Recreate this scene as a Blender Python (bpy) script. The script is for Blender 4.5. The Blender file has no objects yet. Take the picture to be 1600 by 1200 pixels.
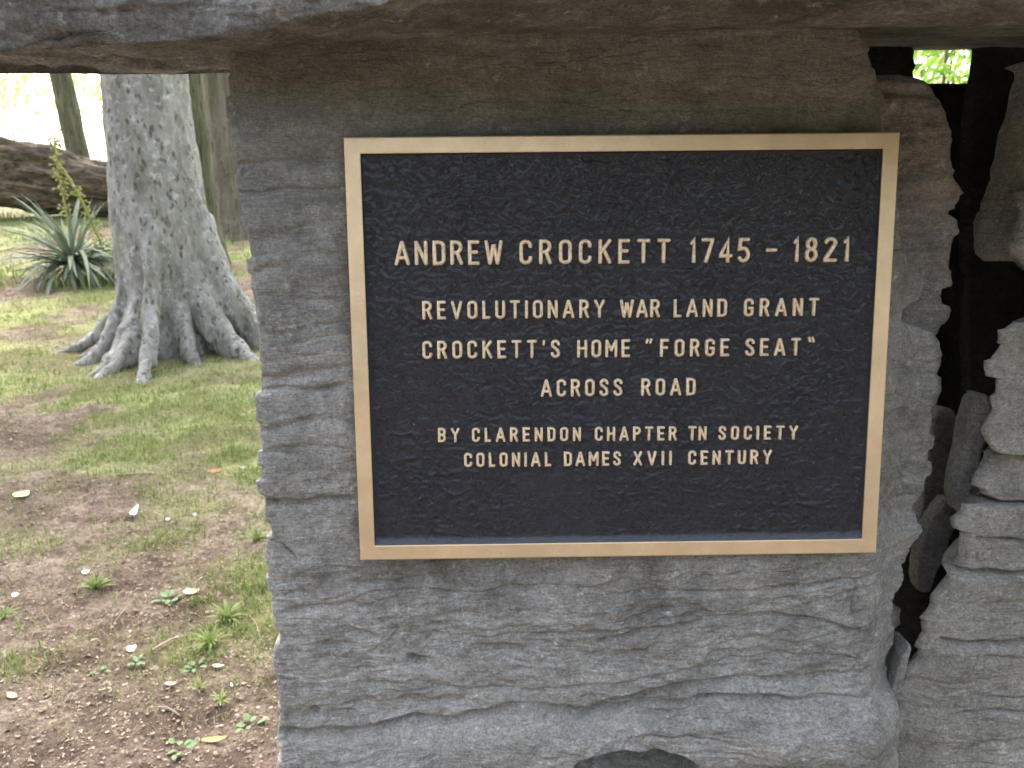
import bpy, bmesh, math, random
import numpy as np
from mathutils import Vector, Matrix, Euler

random.seed(7)
rng = np.random.default_rng(11)
R = math.radians
scene = bpy.context.scene
COL = scene.collection

# ------------------------------------------------------------------ camera
H_CAM, PITCH, FPX = 1.10, 14.0, 1250.0
cam_d = bpy.data.cameras.new('camera')
cam = bpy.data.objects.new('camera', cam_d)
COL.objects.link(cam)
cam.location = (0, 0, H_CAM)
cam.rotation_euler = (R(90 - PITCH), 0, 0)
cam_d.sensor_width = 5.3
cam_d.lens = 5.3 * FPX / 1600
cam_d.clip_start = 0.02
cam_d.clip_end = 3000
cam_d.dof.use_dof = True
cam_d.dof.focus_distance = 0.69
cam_d.dof.aperture_fstop = 2.3
scene.camera = cam

# ------------------------------------------------------------------ light
SUN_EL, SUN_AZ = 58.0, 335.0          # the veiled sun stands beyond the stones, so their faces are in shade
world = bpy.data.worlds.new('World')
scene.world = world
world.use_nodes = True
wn = world.node_tree
sky = wn.nodes.new('ShaderNodeTexSky')
sky.sky_type = 'NISHITA'
sky.sun_disc = False
sky.sun_elevation = R(SUN_EL)
sky.sun_rotation = R(SUN_AZ)
sky.air_density = 1.0
sky.dust_density = 4.0
sky.ozone_density = 1.0
hs = wn.nodes.new('ShaderNodeHueSaturation'); hs.inputs['Saturation'].default_value = 0.52      # veiled, milky sky
tint = wn.nodes.new('ShaderNodeMix'); tint.data_type = 'RGBA'; tint.blend_type = 'MULTIPLY'; tint.inputs[0].default_value = 1.0
tint.inputs[7].default_value = (1.04, 1.0, 0.955, 1)
wn.links.new(sky.outputs[0], hs.inputs['Color']); wn.links.new(hs.outputs[0], tint.inputs[6])
wn.links.new(tint.outputs[2], wn.nodes['Background'].inputs[0])
wn.nodes['Background'].inputs[1].default_value = 0.12
sun_d = bpy.data.lights.new('sun', 'SUN')
sun_d.energy = 1.0
sun_d.angle = R(35)
sun_d.color = (1.0, 0.96, 0.9)
sun = bpy.data.objects.new('sun', sun_d)
COL.objects.link(sun)
_d = Vector((math.sin(R(SUN_AZ)) * math.cos(R(SUN_EL)), math.cos(R(SUN_AZ)) * math.cos(R(SUN_EL)), math.sin(R(SUN_EL))))
sun.rotation_euler = _d.to_track_quat('Z', 'Y').to_euler()
sun.location = _d * 50
scene.view_settings.view_transform = 'Standard'
scene.view_settings.look = 'None'
scene.view_settings.exposure = 2.78
scene.view_settings.gamma = 1
scene.view_settings.use_curve_mapping = False
scene.render.engine = 'CYCLES'
scene.cycles.filter_width = 1.5
scene.cycles.max_bounces = 8
scene.cycles.use_denoising = True

# ------------------------------------------------------------------ noise
_perm = rng.permutation(256).astype(np.int32)
_perm = np.concatenate([_perm, _perm])
_g = rng.normal(size=(256, 3)); _g /= np.linalg.norm(_g, axis=1)[:, None]

def perlin(x, y, z):
    x, y, z = np.broadcast_arrays(np.asarray(x, float), np.asarray(y, float), np.asarray(z, float))
    xi, yi, zi = np.floor(x).astype(np.int64), np.floor(y).astype(np.int64), np.floor(z).astype(np.int64)
    xf, yf, zf = x - xi, y - yi, z - zi
    u, v, w = (t * t * t * (t * (t * 6 - 15) + 10) for t in (xf, yf, zf))
    xi &= 255; yi &= 255; zi &= 255
    def c(dx, dy, dz):
        h = _perm[_perm[_perm[(xi + dx) & 255] + ((yi + dy) & 255)] + ((zi + dz) & 255)]
        g = _g[h]
        return g[..., 0] * (xf - dx) + g[..., 1] * (yf - dy) + g[..., 2] * (zf - dz)
    l = lambda a, b, t: a + (b - a) * t
    return 1.6 * l(l(l(c(0,0,0), c(1,0,0), u), l(c(0,1,0), c(1,1,0), u), v),
             l(l(c(0,0,1), c(1,0,1), u), l(c(0,1,1), c(1,1,1), u), v), w)

def fbm(x, y, z, o=4, g=0.5):
    s, a, f = 0, 1.0, 1.0
    for i in range(o):
        s = s + a * perlin(x * f + 13.7 * i, y * f + 5.1 * i, z * f + 9.3 * i)
        a *= g; f *= 2.03
    return s

def sstep(a, b, x):
    t = np.clip((x - a) / (b - a), 0, 1)
    return t * t * (3 - 2 * t)

# ------------------------------------------------------------------ geometry of the view (used to find real places)
_cp, _sp = math.cos(R(PITCH)), math.sin(R(PITCH))
def ray(px, py):
    a, b = (px - 800) / FPX, (600 - py) / FPX
    return np.array([a, _cp + b * _sp, -_sp + b * _cp])

def terrain(x, y):
    y = np.asarray(y, float); x = np.asarray(x, float)
    rise = 0.09 * np.clip(y - 5.0, 0, 8.5)
    rise = np.where(y < 5.5, 0.09 * np.clip(y - 4.5, 0, 1) ** 2 / 2, rise)
    return rise + 0.02 * perlin(x * 0.9, y * 0.9, 3.3) * sstep(0.5, 1.5, np.hypot(x, y))

def hit(px, py):
    d = ray(px, py); o = np.array([0, 0, H_CAM]); t = 0.3
    for _ in range(4000):
        p = o + d * t
        if p[2] < float(terrain(p[0], p[1])):
            break
        t *= 1.002
    return Vector(p)

def at(px, py, Y):
    d = ray(px, py); t = Y / d[1]
    return Vector((d[0] * t, Y, H_CAM + d[2] * t))

# pose of the plaque and of the stone it is screwed to
PW = 0.45
BW = PW * 0.0295        # width of the bronze border
def homog(src, dst):
    A = []
    for (x, y), (u, v) in zip(src, dst):
        A.append([x, y, 1, 0, 0, 0, -u*x, -u*y, -u]); A.append([0, 0, 0, x, y, 1, -v*x, -v*y, -v])
    return np.linalg.svd(np.array(A, float))[2][-1].reshape(3, 3)
_h = homog([(0,0),(1,0),(1,1),(0,1)], [(536.2,214),(1407,205.8),(1365.4,864.7),(558.5,876)])
_M = np.linalg.inv(np.array([[FPX,0,800],[0,FPX,600],[0,0,1]])) @ _h
if _M[2, 2] < 0: _M = -_M
_a, _b = np.linalg.norm(_M[:, 0]), np.linalg.norm(_M[:, 1])
PH = PW * _b / _a
_r1 = _M[:, 0] / _a; _r2 = _M[:, 1] / _b; _r2 = _r2 - _r1 * (_r1 @ _r2); _r2 /= np.linalg.norm(_r2)
_r3 = np.cross(_r1, _r2); _t = _M[:, 2] / _a * PW
_c = _t + _r1 * PW / 2 + _r2 * PH / 2
def c2w(v):       # camera (x right, y down, z forward) to world
    return np.array([v[0], v[2] * _cp - v[1] * _sp, -v[2] * _sp - v[1] * _cp])
SX, SY, SZ, SO = c2w(_r1), c2w(_r3), c2w(-_r2), c2w(_c) + np.array([0, 0, H_CAM])
SB = np.array([SX, SY, SZ])
def s2w(P):
    return np.asarray(P) @ SB + SO
def w2s(P):
    return (np.asarray(P) - SO) @ SB.T
def sl(px, py, Y=0.0):   # a picture point on the plane Y (slab frame) -> slab x, z
    d = ray(px, py) @ SB.T
    o = w2s(np.array([0, 0, H_CAM]))
    t = (Y - o[1]) / d[1]
    p = o + d * t
    return p[0], p[2]
def slp(pts, Y=0.0):
    return np.array([sl(a, b, Y) for a, b in pts])
SLAB_M = Matrix(((SX[0], SY[0], SZ[0], SO[0]), (SX[1], SY[1], SZ[1], SO[1]), (SX[2], SY[2], SZ[2], SO[2]), (0, 0, 0, 1)))

# ------------------------------------------------------------------ object helpers
def tag(o, label=None, cat=None, group=None, kind=None):
    if label: o['label'] = label
    if cat: o['category'] = cat
    if group: o['group'] = group
    if kind: o['kind'] = kind
    return o

def mesh_np(name, V, F, mat=None, smooth=True):
    """V (n,3), F (m,k) with the same k for every face"""
    V = np.asarray(V, np.float32); F = np.asarray(F, np.int32)
    me = bpy.data.meshes.new(name)
    me.vertices.add(len(V)); me.vertices.foreach_set('co', V.ravel())
    k = F.shape[1]
    me.loops.add(F.size); me.loops.foreach_set('vertex_index', F.ravel())
    me.polygons.add(len(F))
    me.polygons.foreach_set('loop_start', np.arange(0, F.size, k, dtype=np.int32))
    me.polygons.foreach_set('loop_total', np.full(len(F), k, np.int32))
    me.update(calc_edges=True)
    me.polygons.foreach_set('use_smooth', np.full(len(F), smooth))
    if mat: me.materials.append(mat)
    me.validate()
    return me

def link(name, me, parent=None, loc=None, rot=None):
    o = bpy.data.objects.new(name, me)
    COL.objects.link(o)
    if parent: o.parent = parent
    if loc is not None: o.location = loc
    if rot is not None: o.rotation_euler = rot
    return o

def empty(name, loc=(0, 0, 0), rot=None):
    o = bpy.data.objects.new(name, None); COL.objects.link(o)
    o.location = loc
    if rot is not None: o.rotation_euler = rot
    o.empty_display_size = 0.1
    return o

def grid_faces(nr, nc, wrap=False):
    i = np.arange(nr - 1)[:, None]; m = nc if wrap else nc - 1
    j = np.arange(m)[None, :]; j2 = (j + 1) % nc
    return np.stack([i * nc + j, i * nc + j2, (i + 1) * nc + j2, (i + 1) * nc + j], -1).reshape(-1, 4)

# ------------------------------------------------------------------ materials
class NT:
    def __init__(s, name):
        s.m = bpy.data.materials.new(name); s.m.use_nodes = True
        s.t = s.m.node_tree; s.b = s.t.nodes['Principled BSDF']; s.out = s.t.nodes['Material Output']
    def n(s, ty, **kw):
        nd = s.t.nodes.new('ShaderNode' + ty)
        for k, v in kw.items():
            if k.startswith('_'): setattr(nd, k[1:], v)
            else:
                key = int(k[1:]) if k[0] == 'i' and k[1:].isdigit() else k
                s.put(nd.inputs[key], v)
        return nd
    def put(s, sock, v):
        if hasattr(v, 'is_output') or isinstance(v, bpy.types.NodeSocket): s.t.links.new(v, sock)
        else: sock.default_value = v
    def coords(s, scale=(1, 1, 1), kind='Object', loc=(0, 0, 0), rot=(0, 0, 0)):
        tc = s.n('TexCoord'); mp = s.n('Mapping'); s.t.links.new(tc.outputs[kind], mp.inputs[0])
        mp.inputs['Scale'].default_value = scale; mp.inputs['Location'].default_value = loc; mp.inputs['Rotation'].default_value = rot
        return mp.outputs[0]
    def noise(s, vec, scale, detail=5, rough=0.6, dist=0.0):
        nd = s.n('TexNoise', Scale=scale, Detail=detail, Roughness=rough, Distortion=dist)
        s.t.links.new(vec, nd.inputs['Vector']); return nd.outputs[0]
    def ramp(s, fac, stops, interp='LINEAR'):
        nd = s.n('ValToRGB'); s.t.links.new(fac, nd.inputs[0]); cr = nd.color_ramp; cr.interpolation = interp
        while len(cr.elements) < len(stops): cr.elements.new(0.5)
        for e, (p, c) in zip(cr.elements, stops):
            e.position = p; e.color = (*c, 1) if isinstance(c, (tuple, list)) else (c, c, c, 1)
        return nd.outputs[0]
    def mix(s, fac, a, b, mode='MIX'):
        nd = s.n('Mix', _data_type='RGBA', _blend_type=mode)
        s.put(nd.inputs[0], fac)
        for sk, v in ((nd.inputs[6], a), (nd.inputs[7], b)):
            s.put(sk, (*v, 1) if isinstance(v, (tuple, list)) and len(v) == 3 else v)
        return nd.outputs[2]
    def math(s, op, a, b=0.0, c=0.0):
        nd = s.n('Math', _operation=op)
        s.put(nd.inputs[0], a); s.put(nd.inputs[1], b); s.put(nd.inputs[2], c)
        return nd.outputs[0]
    def bump(s, h, strength, dist, prev=None):
        nd = s.n('Bump', Strength=strength, Distance=dist); s.t.links.new(h, nd.inputs['Height'])
        if prev is not None: s.t.links.new(prev, nd.inputs['Normal'])
        return nd.outputs[0]
    def base(s, col=None, rough=None, normal=None, **kw):
        if col is not None: s.put(s.b.inputs['Base Color'], (*col, 1) if isinstance(col, (tuple, list)) and len(col) == 3 else col)
        if rough is not None: s.put(s.b.inputs['Roughness'], rough)
        if normal is not None: s.put(s.b.inputs['Normal'], normal)
        for k, v in kw.items(): s.put(s.b.inputs[k.replace('_', ' ')], v)
        return s.m

def mat_stone(name, dark, mid, light, warm, seed=0.0, warm_amt=0.35, spec=0.25, algae_shade=None):
    m = NT(name)
    v = m.coords(loc=(seed, seed * 0.7, seed * 0.3))
    vs = m.coords(scale=(3, 3, 18), loc=(seed, 0, seed))
    big = m.noise(v, 7, 5, 0.6, 0.6)
    med = m.noise(v, 34, 6, 0.7, 0.5)
    band = m.noise(vs, 3.0, 6, 0.65, 0.8)
    fine = m.noise(v, 420, 3, 0.7)
    f = m.math('ADD', m.math('MULTIPLY', big, 0.45), m.math('ADD', m.math('MULTIPLY', med, 0.42), m.math('MULTIPLY', band, 0.18)))
    c = m.ramp(f, [(0.41, dark), (0.52, mid), (0.63, light)])
    w = m.noise(v, 4.3, 3, 0.5, 0.4)
    c = m.mix(m.math('MULTIPLY', m.ramp(w, [(0.45, 0.0), (0.68, 1.0)]), warm_amt), c, warm)
    # thin mineral lines along the bedding
    ln = m.noise(m.coords(scale=(1.2, 1.2, 30), loc=(seed, 4, 0)), 6.0, 3, 0.5, 1.5)
    c = m.mix(m.math('MULTIPLY', m.ramp(ln, [(0.47, 0.0), (0.50, 1.0), (0.53, 0.0)]), 0.25), c, tuple(x * 0.55 for x in dark))
    # pale lichen flecks
    li = m.noise(v, 60, 4, 0.75, 0.2)
    c = m.mix(m.math('MULTIPLY', m.ramp(li, [(0.60, 0.0), (0.70, 1.0)]), 0.5), c, tuple(min(1, x * 1.7) for x in light))
    grain = m.noise(v, 190, 5, 0.8)
    c = m.mix(0.8, c, m.mix(1.0, c, m.ramp(fine, [(0.3, 0.65), (0.5, 1.03), (0.7, 1.4)]), 'MULTIPLY'))
    c = m.mix(0.6, c, m.mix(1.0, c, m.ramp(grain, [(0.36, 0.65), (0.5, 1.03), (0.64, 1.4)]), 'MULTIPLY'))
    if algae_shade:       # green algae plus painted shade under the capstone, fading down from the top
        sx = m.n('SeparateXYZ'); m.t.links.new(m.coords(), sx.inputs[0])
        hgt = m.math('ADD', sx.outputs[2], m.math('MULTIPLY', m.math('SUBTRACT', m.noise(v, 11, 6, .7, .8), .5), .9))
        c = m.mix(m.math('MULTIPLY', m.ramp(m.math('SUBTRACT', hgt, algae_shade), [(0.0, 0.0), (0.2, 1.0)]), .42), c, (0.15, 0.165, 0.135))
    n1 = m.bump(m.noise(m.coords(scale=(1, 1, 5)), 110, 6, 0.75, 0.5), 0.9, 0.007)
    n2 = m.bump(fine, 0.7, 0.002, n1)
    return m.base(c, 0.9, n2, Specular_IOR_Level=spec)

STONE = mat_stone('layered_grey_sandstone', (0.225, 0.225, 0.212), (0.405, 0.406, 0.388), (0.55, 0.55, 0.532), (0.40, 0.38, 0.345), algae_shade=1.14, warm_amt=.25)
STONE_RED = mat_stone('rusty_grey_sandstone', (0.23, 0.221, 0.212), (0.37, 0.352, 0.340), (0.48, 0.462, 0.45), (0.38, 0.315, 0.30), 3.1, 0.4)
STONE_PALE = mat_stone('pale_buff_sandstone', (0.29, 0.287, 0.262), (0.42, 0.415, 0.38), (0.54, 0.533, 0.49), (0.41, 0.385, 0.315), 5.7)
STONE_DARK = mat_stone('hollow_shade_stone', (0.03, 0.029, 0.026), (0.05, 0.047, 0.042), (0.08, 0.075, 0.068), (0.06, 0.05, 0.04), 8.2)  # darkness of the hollow put into the stone colour
STONE_CAP = mat_stone('weathered_capstone', (0.135, 0.14, 0.13), (0.25, 0.255, 0.242), (0.44, 0.447, 0.435), (0.19, 0.175, 0.14), 1.9, 0.35)

def mat_leafy(name, c1, c2, c3, trans=0.35, rough=0.55, extra=None):
    m = NT(name)
    g = m.n('NewGeometry')
    c = m.ramp(g.outputs['Random Per Island'], [(0.0, c1), (0.5, c2), (1.0, c3)])
    if extra: c = m.mix(m.ramp(m.noise(m.coords(), 0.9, 3), [(0.42, 0.0), (0.6, 1.0)]), c, extra)
    m.base(c, rough, Specular_IOR_Level=0.3)
    tr = m.n('BsdfTranslucent'); m.t.links.new(c, tr.inputs[0])
    mx = m.n('MixShader'); mx.inputs[0].default_value = trans
    m.t.links.new(m.b.outputs[0], mx.inputs[1]); m.t.links.new(tr.outputs[0], mx.inputs[2]); m.t.links.new(mx.outputs[0], m.out.inputs[0])
    return m.m

GRASS = mat_leafy('grass_blade', (0.10, 0.17, 0.035), (0.17, 0.26, 0.06), (0.33, 0.33, 0.13), 0.3)
GRASS_DRY = mat_leafy('dry_grass', (0.30, 0.27, 0.12), (0.36, 0.33, 0.18), (0.20, 0.17, 0.09), 0.2)
LEAF_BRIGHT = mat_leafy('bright_leaf', (0.12, 0.28, 0.03), (0.22, 0.40, 0.06), (0.38, 0.50, 0.12), 0.6)
LEAF_SUN = mat_leafy('sunlit_leaf', (0.40, 0.52, 0.12), (0.50, 0.60, 0.2), (0.62, 0.66, 0.25), 0.6)  # blown-out sunlight on far crowns put into a paler leaf colour
LEAF_DARK = mat_leafy('added_woodland_leaf', (0.04, 0.09, 0.015), (0.07, 0.14, 0.03), (0.12, 0.2, 0.04), 0.4)
YUCCA = mat_leafy('yucca_leaf', (0.11, 0.155, 0.11), (0.16, 0.205, 0.15), (0.22, 0.26, 0.19), 0.12, 0.8)
YUCCA_DRY = mat_leafy('withered_yucca_leaf', (0.38, 0.35, 0.24), (0.44, 0.42, 0.30), (0.33, 0.31, 0.2), 0.2)
STALK = mat_leafy('yucca_stalk', (0.30, 0.33, 0.08), (0.38, 0.40, 0.12), (0.42, 0.42, 0.18), 0.2)
LITTER = mat_leafy('litter_bits', (0.15, 0.115, 0.08), (0.25, 0.195, 0.145), (0.38, 0.31, 0.24), 0.05, 0.8)
WEED = mat_leafy('weed_leaf', (0.10, 0.18, 0.07), (0.15, 0.25, 0.11), (0.21, 0.30, 0.15), 0.25)
PETAL = mat_leafy('white_petal', (0.80, 0.78, 0.72), (0.82, 0.80, 0.76), (0.78, 0.74, 0.72), 0.2)

def mat_soil():
    m = NT('soil_and_moss')
    v = m.coords(kind='Object')
    at_ = m.n('Attribute', _attribute_name='turf')
    a = m.noise(v, 9, 6, 0.7); b = m.noise(v, 70, 5, 0.75)
    c = m.ramp(m.math('ADD', m.math('MULTIPLY', a, 0.5), m.math('MULTIPLY', b, 0.5)), [(0.40, (0.08, 0.056, 0.042)), (0.5, (0.18, 0.138, 0.104)), (0.61, (0.33, 0.27, 0.21))])
    g = m.ramp(b, [(0.35, (0.14, 0.17, 0.06)), (0.5, (0.25, 0.275, 0.11)), (0.66, (0.40, 0.39, 0.21))])
    c = m.mix(at_.outputs['Fac'], c, g)
    c = m.mix(m.ramp(m.noise(v, 1.9, 4, 0.6), [(0.44, 0.0), (0.58, 0.75)]), c, m.mix(1.0, c, (0.52, 0.47, 0.47), 'MULTIPLY'))
    vo = m.n('TexVoronoi', Scale=130.0); m.t.links.new(v, vo.inputs['Vector'])
    c = m.mix(m.ramp(vo.outputs['Distance'], [(0.0, .4), (0.18, 0.0)]), c, (0.36, 0.30, 0.235))
    n1 = m.bump(m.noise(v, 55, 6, 0.75), 0.9, 0.012)
    n2 = m.bump(m.noise(v, 260, 4, 0.7), 0.8, 0.004, n1)
    return m.base(c, 0.95, n2, Specular_IOR_Level=0.15)
SOIL = mat_soil()

def mat_bark(name, dark, mid, light, fleck, lichen, scale=1.0, vert=2.0, lie=False):
    m = NT(name)
    v = m.coords(scale=(scale / vert, scale, scale) if lie else (scale, scale, scale / vert)); v0 = m.coords(scale=(scale,) * 3)
    c = m.ramp(m.noise(v, 9, 6, 0.7, 0.5), [(0.35, dark), (0.5, mid), (0.65, light)])
    fl = m.n('TexVoronoi', Scale=26.0, Randomness=1.0)
    m.t.links.new(m.mix(0.06, v, m.n('TexNoise', Scale=30.0).outputs[1]), fl.inputs['Vector'])
    fm = m.ramp(fl.outputs['Distance'], [(0.22, 1.0), (0.36, 0.0)])
    keep = m.ramp(m.noise(v0, 5, 3, 0.6), [(0.38, 0.1), (0.52, 1.0)])
    c = m.mix(m.math('MULTIPLY', fm, keep), c, fleck)
    lm = m.ramp(m.noise(v0, 17, 5, 0.75, 0.3), [(0.55, 0.0), (0.62, 1.0)])
    c = m.mix(m.math('MULTIPLY', lm, 0.85), c, lichen)
    mo = m.ramp(m.noise(m.coords(scale=(2.2, 2.2, 0.5)), 2.4, 4, 0.6), [(0.52, 0.0), (0.66, 0.4)])
    c = m.mix(mo, c, (0.13, 0.135, 0.06))
    n1 = m.bump(m.noise(v, 26, 7, 0.75, 0.8), 1.0, 0.03)
    n2 = m.bump(m.math('MULTIPLY', fm, -1.0), 0.6, 0.006, n1)
    return m.base(c, 0.9, n2, Specular_IOR_Level=0.15)
BARK = mat_bark('speckled_grey_bark', (0.25, 0.243, 0.228), (0.37, 0.362, 0.34), (0.47, 0.46, 0.435), (0.15, 0.145, 0.13), (0.58, 0.60, 0.60))
BARK_PLAIN = mat_bark('brown_grey_bark', (0.14, 0.12, 0.10), (0.20, 0.175, 0.15), (0.27, 0.24, 0.205), (0.12, 0.1, 0.08), (0.26, 0.24, 0.21), 1.0, 8.0)
BARK_MOSS = mat_bark('mossy_dark_bark', (0.08, 0.085, 0.05), (0.13, 0.135, 0.085), (0.20, 0.20, 0.13), (0.05, 0.05, 0.03), (0.14, 0.14, 0.09), 1.0, 6.0)
LOG = mat_bark('weathered_log_wood', (0.06, 0.048, 0.037), (0.13, 0.105, 0.082), (0.27, 0.22, 0.17), (0.05, 0.035, 0.025), (0.24, 0.19, 0.14), 1.0, 7.0, True)

def mat_bronze():
    m = NT('brushed_bronze')
    v = m.coords(scale=(6, 60, 60)); vv = m.coords()
    g = m.noise(v, 60, 4, 0.6)
    c = m.mix(m.ramp(g, [(0.3, 0.0), (0.7, 1.0)]), (0.70, 0.54, 0.35), (0.84, 0.68, 0.47))
    c = m.mix(m.ramp(m.noise(vv, 17, 5, 0.65), [(0.42, 0.0), (0.68, 0.6)]), c, (0.52, 0.43, 0.28))
    sp = m.ramp(m.noise(vv, 240, 2, 0.5), [(0.74, 0.0), (0.78, 1.0)])
    c = m.mix(sp, c, (0.25, 0.18, 0.1))
    return m.base(c, m.ramp(m.noise(vv, 40, 4), [(0.3, 0.28), (0.7, 0.48)]), m.bump(g, 0.3, 0.0008), Metallic=0.7, Specular_IOR_Level=0.5)
BRONZE = mat_bronze()

def mat_letter():
    m = NT('worn_bronze_letter')
    v = m.coords()
    c = m.mix(m.ramp(m.noise(v, 300, 4, 0.7), [(0.4, 0.0), (0.62, 1.0)]), (0.86, 0.73, 0.53), (0.58, 0.47, 0.33))
    return m.base(c, 0.5, Metallic=0.4)
LETTER = mat_letter()

def mat_field():
    m = NT('navy_pebbled_paint')
    v = m.coords()
    w = m.noise(v, 45, 3, 0.6)
    vv = m.mix(0.035, v, m.n('TexNoise', Scale=40.0, Detail=3.0).outputs[1])
    vo1 = m.n('TexVoronoi', _feature='DISTANCE_TO_EDGE', Scale=95.0); m.t.links.new(vv, vo1.inputs['Vector'])
    vo2 = m.n('TexVoronoi', _feature='DISTANCE_TO_EDGE', Scale=260.0); m.t.links.new(vv, vo2.inputs['Vector'])
    wr = m.noise(m.coords(scale=(1, 1, 1.9)), 42, 7, 0.75, 2.5)
    rid = m.ramp(wr, [(0.42, 0.0), (0.5, 1.0), (0.58, 0.0)])
    h = m.math('ADD', m.math('ADD', m.math('MULTIPLY', m.ramp(vo1.outputs[0], [(0.0, 0.0), (0.16, 1.0)]), 0.35), m.math('MULTIPLY', m.ramp(vo2.outputs[0], [(0.0, 0.0), (0.25, 1.0)]), 0.35)), m.math('MULTIPLY', rid, 0.6))
    c = m.mix(m.ramp(m.noise(v, 9, 4, 0.6), [(0.35, 0.0), (0.7, 1.0)]), (0.016, 0.017, 0.021), (0.014, 0.020, 0.033))
    sp = m.ramp(m.noise(v, 330, 2, 0.5), [(0.72, 0.0), (0.76, 1.0)])
    c = m.mix(m.math('MULTIPLY', rid, 0.5), c, (0.07, 0.085, 0.13))  # sheen on the wrinkle ridges painted in as lighter blue
    c = m.mix(m.math('MULTIPLY', m.ramp(m.noise(m.coords(), 170, 4, 0.8, 1.0), [(0.5, 0.0), (0.62, 1.0)]), 0.45), c, (0.08, 0.10, 0.15))
    c = m.mix(m.math('MULTIPLY', sp, 0.6), c, (0.35, 0.37, 0.4))
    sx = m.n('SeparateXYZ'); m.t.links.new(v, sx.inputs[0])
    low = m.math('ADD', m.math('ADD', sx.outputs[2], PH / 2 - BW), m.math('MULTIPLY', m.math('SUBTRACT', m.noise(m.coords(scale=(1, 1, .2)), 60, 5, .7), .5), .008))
    c = m.mix(m.ramp(low, [(0.0028, 0.8), (0.0075, 0.0)]), c, (0.15, 0.19, 0.25))  # sky reflection along the bottom cove, painted into the field colour
    n1 = m.bump(h, 1.0, 0.002)
    n2 = m.bump(m.noise(v, 700, 3, 0.7), 0.9, 0.0010, n1)
    return m.base(c, 0.30, n2, Specular_IOR_Level=0.6, Coat_Weight=0.3, Coat_Roughness=0.12)
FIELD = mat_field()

# ------------------------------------------------------------------ ground
def axis(lo, hi, a, b, step):
    mid = np.arange(a, b, step)
    l = [a]; s = step
    while l[-1] > lo: s *= 1.09; l.append(l[-1] - s)
    r = [mid[-1]]; s = step
    while r[-1] < hi: s *= 1.09; r.append(r[-1] + s)
    return np.concatenate([np.array(l[::-1])[:-1], mid, np.array(r[1:])])

def turf(x, y):
    """how grassy the ground is at a place, 0..1"""
    n = fbm(x * 1.6, y * 1.6, 7.7, 4, 0.6)
    t = sstep(-0.7, 0.9, (y - 2.6) * 1.0 + (x + 0.95) * 0.6 + n * 1.15)
    far = sstep(4.2, 6.0, y)
    t = t * (1 - far) + far * sstep(-0.4, 0.5, n + 0.1)
    near_tree = np.exp(-((x + 2.4) ** 2 + (y - 5.3) ** 2) / 0.6)
    return np.clip(t * (1 - 0.6 * near_tree), 0, 1)

def soil_disp(x, y):
    k = sstep(12, 4, np.hypot(x, y - 1))
    return k * (0.012 * fbm(x * 5, y * 5, 1.1, 3) + 0.007 * fbm(x * 28, y * 28, 2.2, 3, 0.6))
def gz(x, y):
    return terrain(x, y) + soil_disp(x, y)

gx = axis(-900, 900, -2.6, 0.6, 0.014); gy = axis(-900, 1400, 1.0, 5.6, 0.014)
GX, GY = np.meshgrid(gx, gy)
GZ = gz(GX, GY)
me = mesh_np('ground', np.stack([GX, GY, GZ], -1).reshape(-1, 3), grid_faces(len(gy), len(gx)), SOIL)
att = me.attributes.new('turf', 'FLOAT', 'POINT'); att.data.foreach_set('value', turf(GX, GY).ravel().astype(np.float32))
tag(link('ground', me), kind='structure')

# ------------------------------------------------------------------ stones
def strata(x, y, z, slope=0.0, k=1.0, seed=0.0, kl=1.0, ks=1.0):
    """bedded relief, + is outwards, in metres"""
    zz = z + slope * x + 0.012 * fbm(x * 5 + seed, y * 5, z * 7, 3)
    low = 0.010 * fbm(x * 3.2 + seed, y * 3.2, zz * 6, 3)
    t = zz * 55 + 1.3 * perlin(x * 4 + seed, y * 4, zz * 9)
    fl = np.floor(t); fr = t - fl
    a = perlin(x * 5 + seed, y * 5, fl * 7.31 + 0.5); b = perlin(x * 5 + seed, y * 5, (fl + 1) * 7.31 + 0.5)
    st = a + (b - a) * sstep(0.86, 1.0, fr)
    n = perlin(x * 2.2 + seed + 9, y * 2.2, zz * 17)
    gr = np.exp(-(n / 0.05) ** 2) * sstep(-0.15, 0.35, perlin(x * 6 + 3, y * 6 + seed, zz * 11))
    thin = fbm(x * 10, y * 10 + seed, zz * 130, 3, 0.6)
    fine = fbm(x * 45, y * 45, z * 75 + seed, 4, 0.65)
    chip = np.clip(fbm(x * 13 + seed, y * 13, z * 22, 4, 0.55) - 0.12, 0, 1)
    on = sstep(-.25, .45, fbm(x * 3.1 + 7, y * 3.1 + seed, zz * 5.5, 3))          # bedding shows only in places
    lump = fbm(x * 9 + seed, y * 9, zz * 17, 4, 0.55)
    qs = 3.4 * (fbm(x * 5 + seed, y * 5 + 3, zz * 12, 4, 0.55) + .25 * perlin(x * 2, y * 2, zz * 40)); fq = np.floor(qs)
    spall = (fq + sstep(.78, 1.0, qs - fq)) / 3.4
    n2 = perlin(x * 2.6 + seed + 31, y * 2.6, zz * 46 + .6 * perlin(x * 4, y * 4, zz * 4))
    gr2 = np.exp(-(n2 / 0.085) ** 2) * sstep(-.1, .4, perlin(x * 4 + 3, y * 4 + seed, zz * 14 + 3))
    return k * (kl * (low * .8 + 0.0034 * lump + 0.0065 * spall - 0.008 * chip) + ks * 0.0026 * st * (.15 + on) - 0.0065 * gr * on - 0.0034 * gr2 * (.15 + on) + 0.0009 * thin * (.3 + on) + 0.0013 * fine)

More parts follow.
